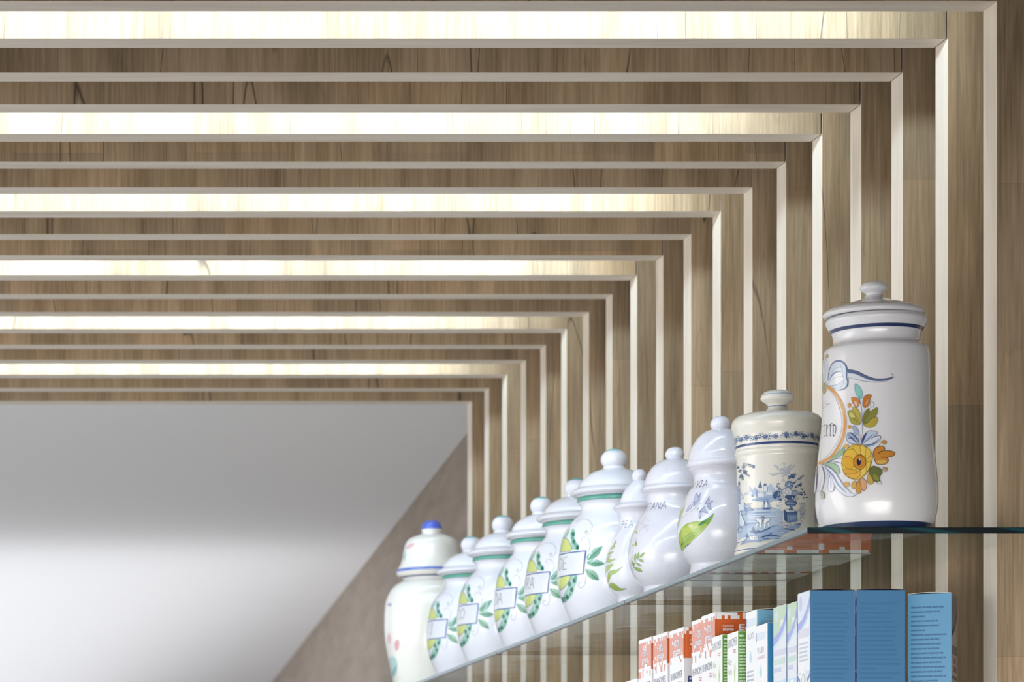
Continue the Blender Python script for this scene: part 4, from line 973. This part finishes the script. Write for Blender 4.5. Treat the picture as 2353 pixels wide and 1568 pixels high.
# tones
ORG, WH = '#d8622a', '#f1f1f2'
def checks(p, d0, down, cols, sq, rnd, col, w=None):
    """ragged border of little squares hanging from (or rising to) level d0"""
    w = w or p.w; n = int(w/sq)
    for i in range(n):
        k = rnd.choice((1, 1, 2) if down else (0, 1, 1, 2)); s0 = i*w/n; s1 = s0+w/n
        if k: p.rect(s0, s1, d0-(0 if down else k*sq), d0+(k*sq if down else 0), col)
        if rnd.random() < .10:
            kk = k+1; a = d0+kk*sq if down else d0-(kk+1)*sq; p.rect(s0, s1, a, a+sq, col)
def saline(Ps, W, D, H, seed=1, zone=0.050, big=False):
    r = random.Random(seed); L, N = Ps['left'], Ps['near']; sq = 0.0052
    L.rect(0, D, 0, zone, ORG); checks(L, 0, True, 0, sq, r, WH); checks(L, zone, False, 0, sq, r, WH)
    for i in range(int(D/sq)):
        if r.random() < .3: L.rect(i*sq, (i+1)*sq, zone, zone+sq*r.choice((1, 2)), ORG)
    for o, c in ((0.045, '#8f7f86'), (0.012, '#f7f7f8')):
        k = 0.0006 if o > .02 else 0
        L.text('+33%', D*.30-k, D*.70+k, 0.0155-k, 0.0265+k, c, o); L.text('gratis', D*.28-k, D*.76+k, 0.0285-k, 0.0410+k, c, o)
    L.text('RHINOMER', D*.08, D*.92, zone+0.019, zone+0.030, '#4a5580', 0.0, 0.002)
    for k in (0, 1): L.poly([(D*.52, zone+.036+k*.004), (D*.66, zone+.033+k*.004), (D*.80, zone+.0355+k*.004), (D*.90, zone+.034+k*.004), (D*.80, zone+.0375+k*.004), (D*.66, zone+.035+k*.004)], '#c44a5a')
    N.rect(0, W, 0, zone, ORG)
    N.rect(0, 0.0055, 0, 0.0095, WH) if big else N.rect(0, 0.0045, 0, 0.0095, WH)
    x = 0.0
    pat = [(0.0, .030, 0, .0045), (.0055, .0095, .0045, .0095), (.0140, .0180, .0045, .0095), (.0225, .0355, .0045, .0095), (.030, .0325, 0, .0045), (.040, .060, 0, .0095), (.066, .072, .0045, .014), (.072, .100, 0, .005), (.104, .112, .005, .010), (.118, .150, 0, .005), (.150, .158, .005, .0145), (.165, .222, 0, .005), (.180, .188, .005, .0095)]
    if not big: pat = [(0.0, .0080, 0, .0050), (.0085, .0125, .0055, .0100), (.0130, .05, 0, .0050)]+[(.055+i*.02, .064+i*.02, 0, .005+.005*(i % 2)) for i in range(8)]
    for a in pat:
        if a[1] <= W: N.rect(*a, WH)
    N.rect(0.0018, 0.0022, 0, zone, '#b9501f'); N.rect(.0045, .0049, .0097, zone, '#e88a58')
    a0, b0 = (0.0100, 0.0285) if big else (0.0090, 0.0280)
    N.rect(a0, b0, 0.0155, 0.0160, '#b04a1c'); N.rect(a0, b0, 0.0285, 0.0290, '#b04a1c'); N.rect(a0, a0+.0005, 0.0155, 0.029, '#b04a1c'); N.rect(b0-.0005, b0, 0.0155, 0.029, '#b04a1c')
    N.text('Promoción', a0+.0012, b0-.0014, 0.0180, 0.0208, '#f5e6de', .01); N.text('ahorro', a0+.0012, b0-.0014, 0.0220, 0.0268, '#ffffff', .02)
    N.text('Edición', 0.0345, 0.0345+0.054, 0.0170, 0.0260, '#ffffff', .03)
    N.text('RHINOMER', 0.007, 0.090, zone+.027, zone+.041, '#20306e', .01)
grp = 'orange and white nasal spray boxes'
carton(1.374, 5.350, 0.226, 0.077, 0.4742, {'left': WH, 'near': WH}, 'tallest orange and white box, its side reading Promoción ahorro and Ed', faces=lambda P_, W, D, H: saline(P_, W, D, H, 3, .052, True), bulge=.0022, group=grp)
carton(1.381, 5.435, 0.219, 0.078, 0.4742, {'left': WH, 'near': WH}, 'orange and white box right behind the tallest one, equally tall', faces=lambda P_, W, D, H: saline(P_, W, D, H, 4, .052), group=grp)
carton(1.381, 5.562, 0.219, 0.085, 0.4705, {'left': WH, 'near': '#dcdadf'}, 'orange box with large blue RH on its side, third orange one', faces=lambda P_, W, D, H: saline(P_, W, D, H, 5, .046), bulge=.001, group=grp)
carton(1.381, 5.663, 0.219, 0.088, 0.4720, {'left': WH, 'near': '#dcdadf'}, 'orange and white box, second from the far end of the row', faces=lambda P_, W, D, H: saline(P_, W, D, H, 6, .048), group=grp)
carton(1.381, 5.764, 0.219, 0.083, 0.4727, {'left': WH, 'near': '#dcdadf'}, 'orange and white box at the far end of the orange row', faces=lambda P_, W, D, H: saline(P_, W, D, H, 7, .050), group=grp)
carton(1.381, 5.860, 0.200, 0.080, 0.4140, {'left': '#f4f4f4', 'near': '#e9e9ea'}, 'low plain white box peeking out beyond the last orange box')
def aloe(Ps, W, D, H, seed=1):
    r = random.Random(seed); L, N = Ps['left'], Ps['near']
    L.text('RHINOMER', D*.04, D*.88, 0.0085, 0.0205, '#5a6488', 0.0, 0.002)
    for k in (0, 1): L.poly([(D*.50, .0255+k*.003), (D*.62, .0235+k*.003), (D*.74, .0250+k*.003), (D*.86, .0235+k*.003), (D*.74, .0265+k*.003), (D*.62, .0250+k*.003)], '#c05a68')
    L.text('Aloe', D*.10, D*.42, 0.0350, 0.0450, '#94b394'); L.text('Vera', D*.10, D*.44, 0.0490, 0.0590, '#a4bfa4')
    for k, (a, h) in enumerate(((.62, .040), (.68, .044), (.74, .036), (.80, .041))): L.poly([(D*.66, .072), (D*a, h), (D*.70, .072)], ('#c9d68c', '#9dbb78')[k % 2])
    N.rect(0, W, 0, 0.0012, '#9fcf6a'); N.rect(0, .0006, 0, H, '#6fa548')
    N.rect(0.0016, 0.0075, .005, .0076, '#eef4e6')
    N.lines(0.0016, W-.002, .011, .160, .00445, .0024, '#d9e8cc', r)
ag = 'white and green aloe spray boxes'
carton(1.368, 5.285, 0.060, 0.060, 0.4365, {'left': '#f2f4f2', 'near': '#6ba342'}, 'white box with green side, farther of the two aloe boxes', faces=lambda P_, W, D, H: aloe(P_, W, D, H, 1), group=ag)
carton(1.368, 5.200, 0.060, 0.060, 0.4344, {'left': '#f2f4f2', 'near': '#6ba342'}, 'white box with green side, nearer of the two aloe boxes', faces=lambda P_, W, D, H: aloe(P_, W, D, H, 2), group=ag)
def fluid(Ps, W, D, H, tall):
    r = random.Random(9+tall); L, N = Ps['left'], Ps['near']
    L.rect(D*.12, D*.86, .010, .0205, '#cfe2f0'); L.rect(D*.06, D*.11, .009, .0215, '#6d72b0')
    L.text('FLUID', D*.18, D*.72, 0.0300, 0.0380, '#7a8094')
    if not tall:
        L.text('antiedad', D*.15, D*.85, 0.0405, 0.0470, '#cf9ac4', 0, 0.001, 0.3)
    L.poly([(D*.45, .054), (D*.56, .064), (D*.52, .071), (D*.38, .071), (D*.34, .064)], '#a9d4e6')
    L.lines(D*.12, D*.80, .082, .105, .0060, .0028, '#a6b0c6', r)
    if tall:
        N.lines(.012, .040, .0125, .018, .004, .0016, '#a5d0e6', r)
        N.rect(0, .0012, 0, H, '#eef3f6')
carton(1.371, 5.115, 0.062, 0.055, 0.4570, {'left': '#f1f4f4', 'near': '#7cb8da'}, 'tall white box with pale blue side, next to the green ones', faces=lambda P_, W, D, H: fluid(P_, W, D, H, 1))
carton(1.368, 5.049, 0.060, 0.060, 0.4327, {'left': '#f3f3f6', 'near': '#4a96ca'}, 'low white box reading FLUID with a strong blue side', faces=lambda P_, W, D, H: fluid(P_, W, D, H, 0))
def baby(p, H, grn):
    w = p.w; q = lambda *a: [(w*x, d) for x, d in a]
    if grn:
        p.poly(q((0, 0), (1, 0), (1, .028), (.75, .036), (.45, .044), (0, .040)), '#a9cba6'); p.ring(w*.25, .012, w*.12, .008, '#c5d2dc'); p.rect(w*.55, w*.82, .019, .027, '#dce8c8')
    else:
        p.poly(q((0, 0), (1, 0), (1, .010), (.75, .030), (.4, .040), (0, .036)), '#d3e2f2'); p.ring(w*.25, .014, w*.14, .010, '#b7bfe0')
    p.poly(q((1, .008), (1, .020), (.72, .036), (.35, .046), (0, .052), (0, .040), (.4, .035), (.72, .024)), '#7f8ddc'); p.poly(q((1, .020), (1, .026), (.72, .042), (0, .058), (0, .052), (.35, .046), (.72, .036)), '#bcdcf2')
    if grn:
        p.rect(0, w, .058, .066, '#c6c8e2'); p.rect(0, w*.9, .070, .078, '#b9d6cc'); p.rect(0, w*.6, .082, .088, '#bcbfdf')
        p.rect(0, w, .100, .125, '#b4d8ec')
    else:
        p.rect(w*.08, w*.95, .048, .060, '#d3d2e6'); p.lines(w*.15, w*.9, .066, .092, .0055, .003, '#c2cddc', random.Random(2)); p.rect(0, w, .105, .108, '#c9d8f0')
    p.ring(w*.5, .118, w*.27, .0165, '#f2f5f5'); p.ring(w*.5, .118, w*.20, .0120, '#a9c6c0'); p.ring(w*.46, .115, w*.08, .006, '#eef2f0'); p.ring(w*.56, .124, w*.06, .004, '#6fa88a')
    p.poly(q((0, .108), (.2, .114), (.2, .119), (0, .114)), '#4b63b8'); p.poly(q((1, .108), (.8, .114), (.8, .119), (1, .114)), '#5a5fb8')
def babybox(Ps, W, D, H, grn, rt=False):
    baby(Ps['left'], H, grn); r = random.Random(21)
    N = Ps['near']
    if grn: N.rect(0, .003, .0, H, '#4a7fb0'); return
    N.lines(.0045, W-.006, .0165, .118, .0061, .0022, '#4577a4', r, 1); N.lines(.0045, .028, .1215, .1225, .006, .0030, '#1f4675', r)
    N.lines(.0045, W-.006, .1285, .185, .0061, .0022, '#4577a4', r, 1)
    if rt:
        R = Ps['right']; w = R.w; q = lambda *a: [(w*x, d) for x, d in a]
        R.poly(q((0, 0), (.96, 0), (.95, .018), (.75, .035), (.4, .048), (0, .054)), '#8f9fb4'); R.poly(q((1, .006), (1, .018), (.8, .036), (.45, .050), (0, .058), (0, .049), (.4, .042), (.75, .027)), '#2f3674')
        R.ring(w*.30, .018, w*.16, .014, '#6f7a9c'); R.rect(w*.08, w*.9, .068, .080, '#8c8aa2'); R.rect(w*.3, w*.75, .084, .092, '#9aa0ac'); R.rect(w*.25, w*.85, .095, .103, '#8f909f'); R.rect(w*.1, w*.9, .108, .113, '#7c7c92')
        R.ring(w*.5, .138, w*.34, .022, '#b9bcb8'); R.ring(w*.5, .138, w*.24, .016, '#7f8c86'); R.ring(w*.5, .138, w*.12, .008, '#5c6a66')
        R.poly(q((0, .122), (.2, .130), (.1, .140), (0, .132)), '#3c4468'); R.poly(q((1, .124), (.82, .132), (.9, .142), (1, .136)), '#3c4468')
dg_ = 'blue baby milk boxes'
carton(1.368, 4.954, 0.060, 0.064, 0.4500, {'left': '#dfe4ea', 'near': '#2f78a8'}, 'box with pale green top corner, farther of the two green-topped ones', faces=lambda P_, W, D, H: babybox(P_, W, D, H, True))
carton(1.368, 4.9045, 0.060, 0.046, 0.4490, {'left': '#dfe6ee', 'near': '#2f78a8'}, 'box with pale green top, squeezed behind the leftmost blue box', faces=lambda P_, W, D, H: babybox(P_, W, D, H, True))
carton(1.368, 4.844, 0.0596, 0.056, 0.4582, {'left': '#eff2f7', 'near': '#4c80ac'}, 'leftmost of three blue text-covered boxes, its white front visible', faces=lambda P_, W, D, H: babybox(P_, W, D, H, False), group=dg_, topcol='#6a4a50')
carton(1.4295, 4.844, 0.0640, 0.056, 0.4585, {'left': '#2c3f9c', 'near': '#4c80ac'}, 'middle one of the three blue text-covered boxes', faces=lambda P_, W, D, H: babybox(P_, W, D, H, False), group=dg_, topcol='#6a4a50')
carton(1.5143, 4.903, 0.0562, 0.062, 0.4582, {'left': '#4f86b4', 'near': '#6aa6d0', 'right': '#e6e3d8'}, 'rightmost blue box, turned so its white printed side shows', rz=-0.421, faces=lambda P_, W, D, H: babybox(P_, W, D, H, False, True), group=dg_)
